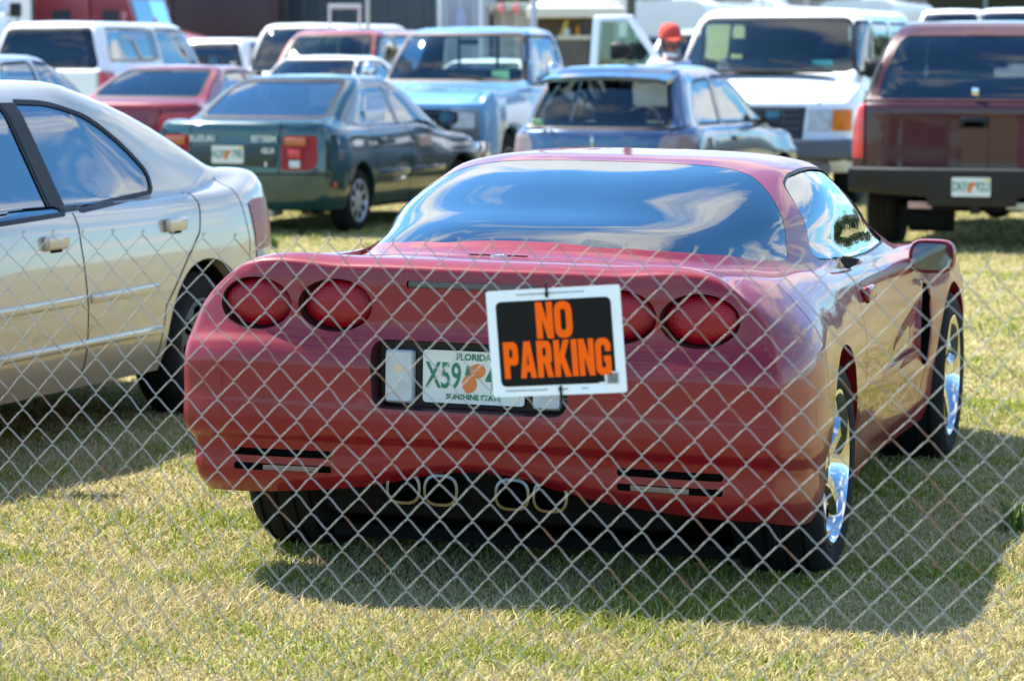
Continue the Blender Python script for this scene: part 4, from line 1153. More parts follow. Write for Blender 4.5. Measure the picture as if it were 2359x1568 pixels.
def box_suv(name, label, cat, rear, yaw, pm, L_=4.9, W=1.9, H=1.85, zs=1.14, hood=1.10, glassm=None, group=None, xw=(2.9, 3.6), hi=False, tailw=None):
    root = thing(name, label, cat, group=group)
    root.location = place(rear=rear); root.rotation_euler = (0, 0, math.pi / 2 - yaw)
    D = dict(L=L_, W=W, H=H, zb=.38, zs=zs, zt=zs + .02, zd=zs + .03, zn=hood - .10, zh=hood + .05, xrb=.06, xrt=.30, xwt=xw[0], xwb=xw[1], wr=W / 2 - .30, rr=.10, br=.03, tail=(.01, .015, .03, .045), win=.07, gbr=.03, grr=.10, zf=hood, rf=.18)
    bm = gen(D); c = Car(root, bm, L_, pm, (1.05, L_ - 1.0), (.37, .24, .20, 'steel'), STEEL, W)
    c.arches((.43, .43)); zr = H - .12; gm = glassm or GLM
    t = W / 2
    c.window('rear_window', trap(t - .16, zs + .06, t - .33, zr, .06), 'yz', 'rear', tailw or GLD, .03)
    c.window('windshield', trap(t - .20, hood + .12, t - .34, H - .11, .07), 'yz', 'front', gm, .03)
    a = xw[0]; zq = zs + (.17 if hi else .04)
    c.sides([rpoly([(.45 if hi else .28, zq), (.58, zr), (a * (.585 if hi else .48), zr), (a * (.605 if hi else .50), zq)], .06), rpoly([(a * .55, zq), (a * .53, zr), (a * .75, zr), (a * .78, zq)], .05) if not hi else rpoly([(a * .625, zq + .03), (a * .608, zr - .02), (a * .635, zr - .02), (a * .652, zq + .03)], .01), rpoly([(a * (.82 if not hi else .70), zs + .03), (a * (.79 if not hi else .67), zr), (a - .02, zr - .02), (xw[1] - .16, zs + .03)], .06)], GLB, trim=.03)
    c.lamp('taillight', rpoly([(t - .10, zs - .34), (t + .03, zs - .34), (t + .03, zs + .0), (t - .10, zs + .0)], .01), 'yz', 'rear', REDB)
    c.lamp('headlight', rpoly([(t - .42, hood - .34), (t - .04, hood - .34), (t - .04, hood - .15), (t - .42, hood - .15)], .02), 'yz', 'front', CLRL)
    c.lamp('grille', rpoly([(-t + .46, hood - .36), (t - .46, hood - .36), (t - .46, hood - .14), (-t + .46, hood - .14)], .02), 'yz', 'front', BLACK, -.02, both=False)
    c.seam([(-t + .12, .66), (-t + .12, zs)], 'yz', 'rear', .014); c.seam([(t - .12, .66), (t - .12, zs)], 'yz', 'rear', .014); c.seam([(a * .66, zs), (a * .66, .5)], 'xz', (1, -1), .014)
    m = MB(); m.box((-.01, 0, zs - .17), (.04, .20, .10), .015); m.build('tailgate_handle', BLACK, root)
    for x0, sgn in ((-.02, -1), (L_ + .02, 1)):
        m = MB(); m.box((x0, 0, .56), (.18, W - .04, .20), .05); m.build('bumper', GREYM, root)
    for sd in (1, -1): mirror(root, (xw[1] - .30, sd * (t + .14), zs + .12), sd, BLACK, (.13, .22, .20), .08); handle(root, a * .74, sd * (t - .01), zs - .10, sd, pm)
    plate(root, (-.112, 0, .60), -1, nums=('', ''), small=True)
    interior(root, a * .78, a * .45, .74, W - .1, xw[1] - .2, zs, cloth=CLOTHG, hs=.66)
    c.finish(.36)
    return root

sedan_gold(); sedan_green(); hatch_blue(); suv_maroon(); van_white(); pickup_blue()
small_sedan('sedan', 'bright red sedan seen from behind, its lower part hidden by the gold sedan', 'car', (-4.12, 30.8), YAW, REDS, 1.45, 4.5, GLD, text='AUDI')
small_sedan('sedan', 'silver grey sedan at the left edge, only its roof and windows above the gold sedan', 'car', (-5.58, 25.1), YAW, SILV, 1.57, 4.7, GLB, mirrors=False)
small_sedan('sedan', 'white sedan facing the camera, only its roof and windshield above the green sedan roof', 'car', tuple(ahead((-3.10, 36.4), BACK, -4.4)[:2]), BACK, WHIT2, 1.55, 4.4, GL, ant=True)
small_sedan('sedan', 'white sedan seen through the cab glass of the light blue pickup', 'car', tuple(ahead((-.95, 38.6), BACK, -4.4)[:2]), BACK, VANW, 1.50, 4.4, GL)
box_suv('suv', 'long white sport utility with a wide dark rear window, behind the red sedan', 'car', (-7.12, 44.3), YAW, WHIT2, 5.7, 2.0, 2.06, 1.30, 1.22, hi=True, xw=(3.75, 4.45), tailw=GLX)
box_suv('minivan', 'dull red minivan facing the camera, behind the white sedan and left of the blue pickup', 'van', tuple(ahead((-3.12, 41.6), BACK, -4.7)[:2]), BACK, BRICK, 4.7, 1.85, 1.93, 1.10, 1.10, GLM, xw=(2.95, 3.75))
box_suv('van', 'white van with a dark windshield, mostly hidden behind the dull red minivan', 'van', tuple(ahead((-4.05, 50.0), BACK, -5.2)[:2]), BACK, VANW, 5.2, 2.0, 2.10, 1.20, 1.15, GLD, xw=(3.9, 4.5))
box_suv('pickup_truck', 'small white pickup truck beside the long white sport utility', 'truck', (-5.75, 54.5), R(24), WHIT2, 4.7, 1.8, 1.86, 1.22, 1.12, xw=(2.8, 3.5))
# ------------------------------------------------------------------ fence, sign
FA, FB = Vector((-1.006, 6.55, 0)), Vector((.719, 5.87, 0))
FU = (FB - FA).normalized(); FN = Vector((FU.y, -FU.x, 0))
if FN.y > 0: FN = -FN
FTOP = 1.168
def fence():
    m, nt, out = nodes_of('galvanised wire')
    b = N(nt, 'ShaderNodeBsdfPrincipled', Roughness=.48)
    tc = N(nt, 'ShaderNodeTexCoord')
    n1 = N(nt, 'ShaderNodeTexNoise', Scale=9., Detail=5., Roughness=.6); L(nt, tc.outputs['Object'], n1.inputs['Vector'])
    r = N(nt, 'ShaderNodeMapRange'); r.inputs[1].default_value = .60; r.inputs[2].default_value = .68; at_ = N(nt, 'ShaderNodeAttribute', attribute_name='behind')
    ad_ = N(nt, 'ShaderNodeMath', operation='MULTIPLY_ADD'); ad_.inputs[1].default_value = .10; L(nt, at_.outputs['Fac'], ad_.inputs[0]); L(nt, n1.outputs['Fac'], ad_.inputs[2]); L(nt, ad_.outputs[0], r.inputs[0])
    mx = N(nt, 'ShaderNodeMix', data_type='RGBA'); mx.inputs[6].default_value = (.32, .33, .33, 1); mx.inputs[7].default_value = (.22, .11, .055, 1)
    L(nt, r.outputs[0], mx.inputs[0]); L(nt, mx.outputs[2], b.inputs['Base Color'])
    me_ = N(nt, 'ShaderNodeMath', operation='MULTIPLY_ADD'); me_.inputs[1].default_value = -.75; me_.inputs[2].default_value = .8; L(nt, r.outputs[0], me_.inputs[0]); L(nt, me_.outputs[0], b.inputs['Metallic'])
    L(nt, b.outputs[0], out.inputs[0])
    root = thing('chain_link_fence', 'rusty galvanised chain-link fence across the foreground', 'fence', tuple(FA))
    W, H = .0762, .0790
    s0, s1 = -1.9, 3.9
    mb = MB(); nrow = int(FTOP / (H / 2)) - 0
    z0 = FTOP - nrow * H / 2
    k0, k1 = int(s0 / (W / 2)), int(s1 / (W / 2)); ph = FENCE_PH
    for k in range(k0, k1):
        pts = []
        par = 0
        for j in range(nrow + 1):
            left = ((j + k) % 2 == 0)
            xe = (k if left else k + 1) * W / 2 + ph
            z = z0 + j * H / 2
            sg = 1 if left else -1
            hsh = math.sin((k if left else k + 1) * 12.9898 + j * 78.233) * 43758.5453; wob = .0042 * ((hsh - math.floor(hsh)) - .5)
            sag = .008 * math.sin(xe * 2.1) + .006 * math.sin(xe * 5.3 + 1) + .6 * wob
            bulge = .010 * math.sin(xe * 1.3 + z * 3.0)
            # '/' spans lie in front, '\' spans behind; the bend hooks round the neighbour wire
            up_is_slash = left            # leaving a left bend the wire climbs to the right = '/'
            din, dout = (-.0022, .0022) if up_is_slash else (.0022, -.0022)
            hook = .0024
            for dz, dx, dd in ((-.0085, sg * .0085 * .96, din), (-.0022, -sg * hook + sg * .0022, din * .6), (.0022, -sg * hook + sg * .0022, dout * .6), (.0085, sg * .0085 * .96, dout)):
                if j == 0 and dz < 0: continue
                if j == nrow and dz > 0: continue
                p = FU * (xe + dx + wob) + FN * (dd + bulge); pts.append((p.x, p.y, z + dz + sag * (z / FTOP)))
            if j == nrow:
                p = FU * (xe - sg * .003 + .004) + FN * bulge; pts.append((p.x, p.y, z + .012 + sag))
        mb.tube(pts, .00125, 6)
    o = mb.build('wire_mesh', m, root, smooth=80)
    at2 = o.data.attributes.new('behind', 'FLOAT', 'POINT')
    co = np.zeros(len(o.data.vertices) * 3); o.data.vertices.foreach_get('co', co); co = co.reshape(-1, 3)
    d = co @ np.array(FN); x_ = co @ np.array(FU); d = d - .010 * np.sin(x_ * 1.3 + co[:, 2] * 3.0)
    at2.data.foreach_set('value', np.clip(.5 - d / .003, 0, 1).astype(np.float32))
    for s in (s0 + .02, s1 - .02):
        m2 = MB(); p = FU * s + Vector((0, 0, 0)); m2.tube([(p.x + FN.x * -.035, p.y + FN.y * -.035, -.05), (p.x + FN.x * -.035, p.y + FN.y * -.035, 1.22)], .030, 16); m2.build('post', STEEL, root)
FENCE_PH = .0

LET = {
 'N': (.62, [[(0, 0), (0, 1), (.235, 1), (.40, .50), (.40, 1), (.62, 1), (.62, 0), (.395, 0), (.22, .52), (.22, 0)]]),
 'O': (.64, [rpoly([(0, 0), (.64, 0), (.64, 1), (0, 1)], .30, 5), rpoly([(.225, .21), (.415, .21), (.415, .79), (.225, .79)], .09, 4)[::-1]]),
 'P': (.60, [rpoly([(0, 0), (0, 1), (.60, 1), (.60, .36), (.235, .36), (.235, 0)], [0, 0, .24, .24, 0, 0], 4), rpoly([(.235, .57), (.235, .80), (.37, .80), (.37, .57)], .05, 3)]),
 'A': (.66, [[(0, 0), (.20, 1), (.46, 1), (.66, 0), (.43, 0), (.40, .17), (.26, .17), (.23, 0)], [(.285, .36), (.375, .36), (.33, .68)]]),
 'R': (.64, [rpoly([(0, 0), (0, 1), (.60, 1), (.60, .40), (.52, .40), (.64, 0), (.40, 0), (.29, .38), (.235, .38), (.235, 0)], [0, 0, .24, .12, .02, 0, 0, 0, 0, 0], 4), rpoly([(.235, .58), (.235, .81), (.37, .81), (.37, .58)], .05, 3)]),
 'K': (.66, [[(0, 0), (0, 1), (.235, 1), (.235, .62), (.40, 1), (.65, 1), (.43, .56), (.67, 0), (.42, 0), (.28, .37), (.235, .28), (.235, 0)]]),
 'I': (.235, [[(0, 0), (0, 1), (.235, 1), (.235, 0)]]),
 'G': (.62, [[(.62, .64), (.62, .84), (.55, .94), (.43, 1), (.19, 1), (.07, .94), (0, .84), (0, .16), (.07, .06), (.19, 0), (.40, 0), (.46, .05), (.48, 0), (.62, 0), (.62, .52), (.33, .52), (.33, .35), (.395, .35), (.395, .24), (.36, .20), (.27, .20), (.235, .24), (.235, .76), (.27, .81), (.36, .81), (.395, .76), (.395, .64)]]),
}
def sign():
    root = thing('no_parking_sign', 'white-bordered black NO PARKING sign with orange letters tied to the fence', 'sign')
    t = .640; p = FA + (FB - FA) * t
    c = Vector((p.x, p.y, .975)) + FN * .016
    M = frame(c, FU, FN) @ Matrix.Rotation(R(4.6), 4, 'Z')
    root.matrix_world = M
    w, h = .302, .226
    m = MB(); m.prism(rpoly([(-w / 2, -h / 2), (w / 2, -h / 2), (w / 2, h / 2), (-w / 2, h / 2)], .006, 3), -.0018, 0, 'xy'); m.build('board', plain('sign white plastic', (.78, .83, .90), .35, noise=.03), root)
    m = MB(); bp = rpoly([(-w * .432, -h * .405), (w * .30, -h * .405), (w * .30, -h * .395), (w * .428, -h * .395), (w * .428, h * .395), (-w * .432, h * .395)], [.014, 0, 0, 0, .014, .014], 5)
    m.prism(bp, .0002, .0007, 'xy'); m.build('black_panel', plain('sign black ink', (.006, .007, .008), .6, spec=.15), root)
    OR = plain('sign orange ink', (1.0, .125, .004), .7, noise=.03, spec=.1)
    def word(s, x0, x1, y0, y1):
        gap = .055; tot = sum(LET[ch][0] for ch in s) + gap * (len(s) - 1); sx = (x1 - x0) / tot; x = x0
        for ch in s:
            wd, loops = LET[ch]
            me = curve_mesh([[(x + a * sx, y0 + b * (y1 - y0)) for a, b in lp] for lp in loops], 'letter', .00025)
            me.transform(Matrix.Translation((0, 0, .0011)))
            link('letter', me, root, OR)
            x += (wd + gap) * sx
    word('NO', w * (-.5 + .365), w * (-.5 + .635), h * (.5 - .468), h * (.5 - .125))
    word('PARKING', w * (-.5 + .102), w * (-.5 + .903), h * (.5 - .83), h * (.5 - .485))
    # barcode and fine print
    m = MB(); m.prism([(w * .345, -h * .42), (w * .452, -h * .42), (w * .452, -h * .30), (w * .345, -h * .30)], .0008, .0012, 'xy'); b = m.build('barcode_label', plain('barcode white', (.62, .66, .70), .4), root)
    m = MB(); x = w * .365
    while x < w * .44:
        ww = random.choice((.0005, .0009, .0014)); m.prism([(x, -h * .41), (x + ww, -h * .41), (x + ww, -h * .315), (x, -h * .315)], .0013, .0016, 'xy'); x += ww + random.choice((.0006, .001))
    m.build('barcode', BLACK, b)
    GI = plain('grey print', (.20, .22, .24), .5)
    for x0, x1, y in ((-.27, -.06, .452), (-.03, .22, .455), (-.40, -.09, -.445), (.03, .05, -.445), (.17, .22, -.445)):
        m = MB(); x = x0
        while x < x1:
            ww = random.uniform(.006, .016); m.prism([(w * x, h * y - .0016), (w * (x + ww), h * y - .0016), (w * (x + ww), h * y + .0016), (w * x, h * y + .0016)], .0003, .0006, 'xy'); x += ww + .005
        m.build('fine_print', GI, root)
    for y, s in ((h / 2, 1), (-h / 2, -1)):
        m = MB(); x = -.012 if s > 0 else .004
        m.box((x, y - s * .004, .002), (.005, .030, .0022), .0006); m.box((x, y + s * .012, -.010), (.005, .004, .022), .001); m.box((x, y - s * .018, -.006), (.004, .004, .014), .001)
        m.box((x, y - s * .012, .0035), (.0075, .008, .005), .001); m.build('cable_tie', BLACK, root)
fence(); sign()

# ------------------------------------------------------------------ person between the pickup and the van
def skinned(verts, edges, radii, name, mats, parent, sub=2, root_i=0):
    me = bpy.data.meshes.new(name); me.from_pydata(verts, edges, [])
    o = bpy.data.objects.new(name, me); COL.objects.link(o)
    o.modifiers.new('skin', 'SKIN'); sk = me.skin_vertices[0].data if me.skin_vertices else None
    if sk is None:
        bm = bmesh.new(); bm.from_mesh(me); bm.verts.layers.skin.verify(); bm.to_mesh(me); bm.free(); sk = me.skin_vertices[0].data
    for i, r in enumerate(radii):
        sk[i].radius = r if isinstance(r, tuple) else (r, r); sk[i].use_root = (i == root_i)
    s = o.modifiers.new('sub', 'SUBSURF'); s.levels = sub; s.render_levels = sub
    dg = bpy.context.evaluated_depsgraph_get(); dg.update()
    m2 = bpy.data.meshes.new_from_object(o.evaluated_get(dg)); m2.name = name
    COL.objects.unlink(o); bpy.data.objects.remove(o)
    for p in m2.polygons: p.use_smooth = True
    return link(name, m2, parent, mats)

def person():
    root = thing('person', 'person in a red cap and pale blue shirt standing by the open van door', 'person', tuple(at(1541, 31.6)), rotz=R(-62))
    # local: +x = the way the person faces
    sk = plain('dark reddish skin', (.23, .085, .06), .55, noise=.1)  # skin colour takes in the dark of the shaded face
    V = [(0, 0, .98), (0, 0, 1.15), (0, 0, 1.36), (0, 0, 1.47), (.01, 0, 1.55), (.015, 0, 1.62), (.03, 0, 1.70), (.01, 0, 1.78), (0, 0, 1.84), (.105, 0, 1.675), (.125, 0, 1.665),
         (0, .17, 1.42), (.0, .24, 1.16), (.12, .25, .94), (.17, .24, .86), (0, -.17, 1.42), (.0, -.24, 1.16), (.12, -.25, .94), (.17, -.24, .86),
         (0, .10, .90), (.03, .11, .50), (0, .11, .10), (.12, .12, .04), (0, -.10, .90), (.03, -.11, .50), (0, -.11, .10), (.12, -.12, .04), (-.01, .085, 1.695), (-.01, -.085, 1.695), (.07, 0, 1.60)]
    E = [(0, 1), (1, 2), (2, 3), (3, 4), (4, 5), (5, 6), (6, 7), (7, 8), (6, 9), (9, 10), (3, 11), (11, 12), (12, 13), (13, 14), (3, 15), (15, 16), (16, 17), (17, 18), (0, 19), (19, 20), (20, 21), (21, 22), (0, 23), (23, 24), (24, 25), (25, 26), (6, 27), (6, 28), (5, 29)]
    Rr = [.14, .14, .15, .09, .06, .068, .092, .092, .05, .024, .016, .06, .045, .035, .035, .06, .045, .035, .035, .085, .06, .042, .035, .085, .06, .042, .035, .022, .022, .04]
    skinned(V, E, Rr, 'body', sk, root)
    SV = [(0, 0, .92), (0, 0, 1.15), (0, 0, 1.36), (0, 0, 1.455), (0, .175, 1.42), (.0, .235, 1.20), (0, -.175, 1.42), (.0, -.235, 1.20)]
    skinned(SV, [(0, 1), (1, 2), (2, 3), (3, 4), (4, 5), (3, 6), (6, 7)], [.20, .20, .215, .15, .125, .10, .125, .10], 'shirt', plain('pale blue shirt', (.46, .52, .66), .9, noise=.08), root)
    m = MB(); m.lathe([(.062, 1.50), (.075, 1.535), (.080, 1.56), (.072, 1.575)], 20, 'z', c=(.008, 0, 0)); m.build('collar', plain('white collar', (.66, .68, .66), .9), root)
    PV = [(0, 0, .95), (0, .10, .88), (.03, .11, .50), (0, .11, .10), (0, -.10, .88), (.03, -.11, .50), (0, -.11, .10)]
    skinned(PV, [(0, 1), (1, 2), (2, 3), (0, 4), (4, 5), (5, 6)], [.155, .10, .08, .065, .10, .08, .065], 'trousers', plain('dark trousers', (.04, .045, .06), .9), root)
    m = MB(); m.lathe([(.120, 1.735), (.122, 1.78), (.112, 1.835), (.085, 1.875), (.04, 1.895), (.001, 1.898)], 28, 'z', c=(-.002, 0, 0), sx=1.05)
    secs = []
    for t in (0, .35, .7, 1.):
        wd = .105 * (1 - .35 * t * t); x = .09 + .135 * t
        secs.append([(x, -wd, 1.742 - .018 * t - .016), (x, 0, 1.75 - .018 * t), (x, wd, 1.742 - .018 * t - .016), (x, wd, 1.735 - .018 * t - .016), (x, 0, 1.743 - .018 * t), (x, -wd, 1.735 - .018 * t - .016)])
    m.loft(secs); m.build('cap', plain('red cap cloth', (.55, .055, .035), .85, noise=.06), root)
    m = MB(); m.lathe([(.094, 1.62), (.102, 1.69), (.105, 1.745)], 20, 'z', c=(-.012, 0, 0)); 
    for v in list(m.bm.verts):
        if v.co.x > .035: v.co.x = .035
    m.build('hair', plain('dark hair', (.05, .025, .02), .8), root)
person()
# ------------------------------------------------------------------ what stands behind the parked cars
def s_at(Y): return FPX / Y
def zy(py, Y): return CAM_H + (YH - py) * Y / FPX

def wheels_under(root, xs, ys, r=.48, w=.26):
    for x in xs:
        for y in ys: wheel(root, (x, y, r - .02), (r, w, r * .56, 'steel'), STEEL, right=y < 0)

def box_trailer(name, label, px0, px1, Y, ztop, length, col, yaw=0., ribs=0, cat='trailer', zbot=1.0, rib_col=None, trim=None):
    """box body seen from its end, axis pointing away; px0/px1 = the near end's columns"""
    a, b = at(px0, Y), at(px1, Y); w = (b - a).length; c = (a + b) / 2
    root = thing(name, label, cat, (c.x, c.y, 0), yaw)
    pm = plain(label[:20] + ' skin', col, .45, noise=.10, nscale=1.5)
    m = MB(); m.box((length / 2, 0, (zbot + ztop) / 2), (length, w, ztop - zbot), .05); m.build('box_body', pm, root)
    m = MB()
    for k in range(ribs):
        y = -w / 2 + (k + .5) * w / ribs; m.box((-.012, y, (zbot + ztop) / 2), (.03, .05, ztop - zbot - .2), .008)
    for k in range(int(length / .8)):
        for sd in (1, -1): m.box((.4 + k * .8, sd * (w / 2 + .01), (zbot + ztop) / 2), (.05, .03, ztop - zbot - .2), .006)
    m.build('rib', plain(label[:20] + ' rib', rib_col or [c_ * 1.5 for c_ in col], .4, noise=.1), root)
    m = MB()
    for sd in (1, -1): m.box((-.01, sd * (w / 2 - .03), (zbot + ztop) / 2), (.06, .08, ztop - zbot), .01)
    m.box((-.01, 0, zbot + .04), (.06, w, .10), .01); m.build('corner_post', plain(label[:16] + ' trim', trim or (.30, .31, .32), .4, .2), root)
    m = MB(); m.box((length * .5, 0, zbot - .10), (length * .96, .9, .18)); m.build('chassis', UNDER, root)
    wheels_under(root, (length * .18, length * .3), (w / 2 - .18, -w / 2 + .18), .46)
    return root

def semi_truck():
    root = thing('semi_truck', 'red long-nosed semi truck with a sleeper cab, behind the long white sport utility', 'truck', tuple(at(140, 62.5)), R(104)); root.scale = (.84, 1, 1)
    red = paint('truck red paint', (.30, .028, .035), .1, .4)
    w = 1.15
    m = MB()
    m.box((.65, 0, 2.2), (1.5, 2.3, 2.4), .10); m.build('sleeper', red, root)
    m = MB()
    m.loft([[(x, -w + .06 * (z > 1.9), z) for x, z in ((1.42, 1.0), (2.66, 1.0), (2.66, 1.95), (2.38, 2.75), (1.42, 2.9))], [(x, w - .06 * (z > 1.9), z) for x, z in ((1.42, 1.0), (2.66, 1.0), (2.66, 1.95), (2.38, 2.75), (1.42, 2.9))]])
    m.build('cab', red, root)
    m = MB(); secs = []
    for x, hw, zt in ((2.60, 1.02, 2.10), (3.2, .98, 2.05), (3.9, .90, 1.90), (4.35, .82, 1.72), (4.42, .76, 1.55)):
        secs.append([(x, p[0], p[1]) for p in rpoly([(-hw, .8), (hw, .8), (hw, zt - .10), (hw * .5, zt), (-hw * .5, zt), (-hw, zt - .10)], .12)])
    m.loft(secs); m.build('hood', paint('truck hood paint', (.42, .075, .055), .1, .35), root)
    g = glass('truck screen', (.3, .36, .38), 2.4, base=.25)
    m = MB(); m.quad((2.675, -.98, 2.02), (2.675, -.03, 2.02), (2.425, -.03, 2.68), (2.425, -.93, 2.68)); m.quad((2.675, .03, 2.02), (2.675, .98, 2.02), (2.425, .93, 2.68), (2.425, .03, 2.68)); m.build('windshield', g, root)
    for x0, x1, nm in ((.42, .92, 'sleeper_window'), (1.75, 2.25, 'door_window')):
        m = MB(); m.prism(rpoly([(x0, 1.70), (x1, 1.70), (x1, 2.46), (x0, 2.46)], .06), -w - .012, -w + .05, 'xz'); o = m.build(nm, plain('dark window', (.02, .035, .045), .08), root)
        m = MB(); m.loft([[(p[0], -w - .010, p[1]) for p in rpoly([(x0 - .04, 1.66), (x1 + .04, 1.66), (x1 + .04, 2.50), (x0 - .04, 2.50)], .08)], [(p[0], -w + .02, p[1]) for p in rpoly([(x0 - .04, 1.66), (x1 + .04, 1.66), (x1 + .04, 2.50), (x0 - .04, 2.50)], .08)]]); m.build('window_frame', red, o)
    m = MB(); m.box((2.42, -1.40, 2.15), (.10, .22, .55), .04); m.tube([(2.45, -1.15, 2.35), (2.45, -1.4, 2.35)], .02); m.build('mirror', red, root)
    m = MB(); m.tube([(1.30, -1.05, 1.0), (1.30, -1.05, 3.6)], .07, 14); m.build('exhaust_stack', CHROME, root)
    m = MB(); m.box((1.8, 0, .75), (5.4, .9, .25)); m.build('chassis', UNDER, root)
    m = MB(); m.lathe([(.001, 2.34), (.03, 2.28), (.06, 2.10), (.06, 2.05)], 12, 'z', c=(2.95, -.7, 0)); m.build('marker_light', plain('dull red lamp', (.30, .05, .04), .4), root)
    wheels_under(root, (3.6, .5, -.5), (.95, -.95), .5)

def motorhome(label, px, Y, ztop, length=6.2, w=2.3, yaw=BACK, cap=True):
    c = at(px, Y)
    root = thing('motorhome', label, 'motorhome', tuple(place(front=(c.x, c.y), Ln=length, yaw=yaw)), yaw)
    m = MB(); secs = []
    for x, k in ((0, .97), (.08, 1.), (length - 1.1, 1.), (length - .35, .98), (length - .12, .94)):
        secs.append([(x, p[0] * k, p[1]) for p in rpoly([(-w / 2, .45), (w / 2, .45), (w / 2, ztop), (-w / 2, ztop)], [.05, .05, .28, .28])])
    m.loft(secs); m.build('body', plain('motorhome white', (.72, .73, .74), .4, noise=.04), root)
    m = MB(); m.prism(rpoly([(-w * .42, 1.15), (w * .42, 1.15), (w * .40, 1.85), (-w * .40, 1.85)], .08), length - .14, length - .09, 'yz'); m.build('windshield', plain('dark window', (.02, .035, .045), .08), root)
    m = MB()
    for x in (.8, 2.2, 3.6):
        for sd in (1, -1): m.prism(rpoly([(x, 1.25), (x + .9, 1.25), (x + .9, 1.85), (x, 1.85)], .06), sd * w / 2 - .02, sd * w / 2 + .012, 'xz')
    m.build('side_window', plain('dark window', (.02, .035, .045), .08), root)
    m = MB(); m.box((length * .5, 0, ztop + .09), (.7, .65, .18), .06); m.build('air_conditioner', plain('pale plastic', (.62, .63, .62), .5), root)
    m = MB()
    for sd in (1, -1): m.tube([(.3, sd * (w / 2 - .2), ztop + .09), (length - 1.4, sd * (w / 2 - .2), ztop + .09)], .02, 6)
    for x in (.3, length * .35, length - 1.4):
        for sd in (1, -1): m.tube([(x, sd * (w / 2 - .2), ztop - .02), (x, sd * (w / 2 - .2), ztop + .09)], .016, 6)
    m.build('roof_rail', STEEL, root)
    m = MB(); m.box((length / 2, 0, .42), (length - .4, w - .3, .14)); m.build('chassis', UNDER, root)
    wheels_under(root, (1.4, length - 1.2), (w / 2 - .16, -w / 2 + .16), .37, .22)
    return root

semi_truck()
box_trailer('box_trailer', 'dark maroon box trailer behind the red semi truck', 395, 640, 69, 4.0, 9, (.030, .012, .020), .02, 0, rib_col=(.05, .02, .03), trim=(.05, .02, .03))
box_trailer('box_trailer', 'dark slate ribbed box trailer behind the dull red minivan', 642, 1004, 71, 4.1, 10, (.030, .045, .062), .02, 9, trim=(.05, .07, .09))
box_trailer('box_trailer', 'dark navy box trailer at the far left behind the red semi truck', -40, 128, 72, 4.0, 9, (.018, .035, .055), -.05, 0, trim=(.03, .05, .07))
t = box_trailer('box_trailer', 'pale grey cargo trailer with a white corner post, behind the blue pickup', 1010, 1110, 55, 3.2, 5, (.30, .31, .33), .05, 3, zbot=.6, trim=(.66, .67, .68))
m = MB(); m.prism(ellipse(-.02, 2.18, .10, .26, 24), -.06, -.045, 'yz'); m.build('oval_emblem', plain('bluish emblem', (.32, .36, .52), .4), t)
t = box_trailer('vendor_trailer', 'beige vendor trailer with an awning strip, behind the blue pickup roof', 1112, 1232, 57, 2.5, 4, (.46, .42, .36), .03, 4, zbot=.5, trim=(.58, .56, .50))
m = MB(); m.box((-.25, 0, 2.5), (.6, 1.4, .08), .02)
for k in range(9): m.box((-.55, -.64 + k * .16, 2.44), (.02, .12, .10), .004)
m.build('awning', plain('cream awning', (.62, .60, .52), .7), t)
m = MB(); m.prism([(.30, 1.5), (.46, 1.5), (.46, 2.32), (.30, 2.32)], -.03, .02, 'yz'); m.build('door_opening', plain('dark opening', (.05, .045, .04), .8), t)
for px in (1154, 1187, 1262):
    p = at(px, 54.5)
    m = MB(); m.lathe([(.001, -.085), (.03, -.075), (.05, -.02), (.045, .05), (.02, .085), (.001, .09)], 14, 'z'); m.tube([(0, 0, .08), (0, 0, .34)], .006, 5); m.tube([(-.16, 0, .34), (.16, 0, .34)], .005, 5)
    o = m.build('lantern', plain('pink red lantern', (.75, .16, .17), .6), None, loc=(p.x, p.y, zy(22, 54.5)))
    tag(o, {1154: 'small red lantern hanging from the awning, leftmost of three', 1187: 'small red lantern hanging from the awning, middle of three', 1262: 'small red lantern right of the pale grey lamp pole'}[px], 'lantern', 'red lanterns hung behind the blue pickup')

def pole(label, px, Y, r, h, mat, name='pole'):
    p = at(px, Y); m = MB(); m.tube([(0, 0, -.1), (0, 0, h)], [r, r * .85], 16)
    m.box((0, 0, h - .4), (1.2, .09, .11), .01) if name == 'utility_pole' else m.lathe([(r * 1.8, 0), (r * 1.8, .05), (r, .09)], 16, 'z')
    o = m.build(name, mat, None, loc=tuple(p)); tag(o, label, 'pole')
pole('pale grey lamp pole rising behind the blue pickup roof', 1229, 46, .052, 7, plain('pale pole paint', (.42, .44, .50), .5), 'lamp_pole')
pole('weathered dark wooden utility pole behind the open van door', 1451, 44, .072, 8, plain('old pole wood', (.07, .075, .055), .9, noise=.3), 'utility_pole')
pole('thin pale post above the dark slate trailer', 849, 50, .035, 4, plain('pale post', (.45, .43, .40), .5), 'post')

p = at(796, 46); fr = MB(); hw = .235
for sd in (1, -1): fr.tube([(sd * hw, 0, 0), (sd * hw, 0, zy(14, 46))], .022, 10)
fr.box((0, 0, zy(17, 46)), (2 * hw + .05, .05, .075), .01); fr.box((0, 0, .9), (2 * hw, .04, .04), .01)
o = fr.build('pipe_frame', plain('frame white', (.62, .61, .58), .5), None, loc=tuple(p)); tag(o, 'white pipe goal frame standing behind the dull red minivan', 'frame')

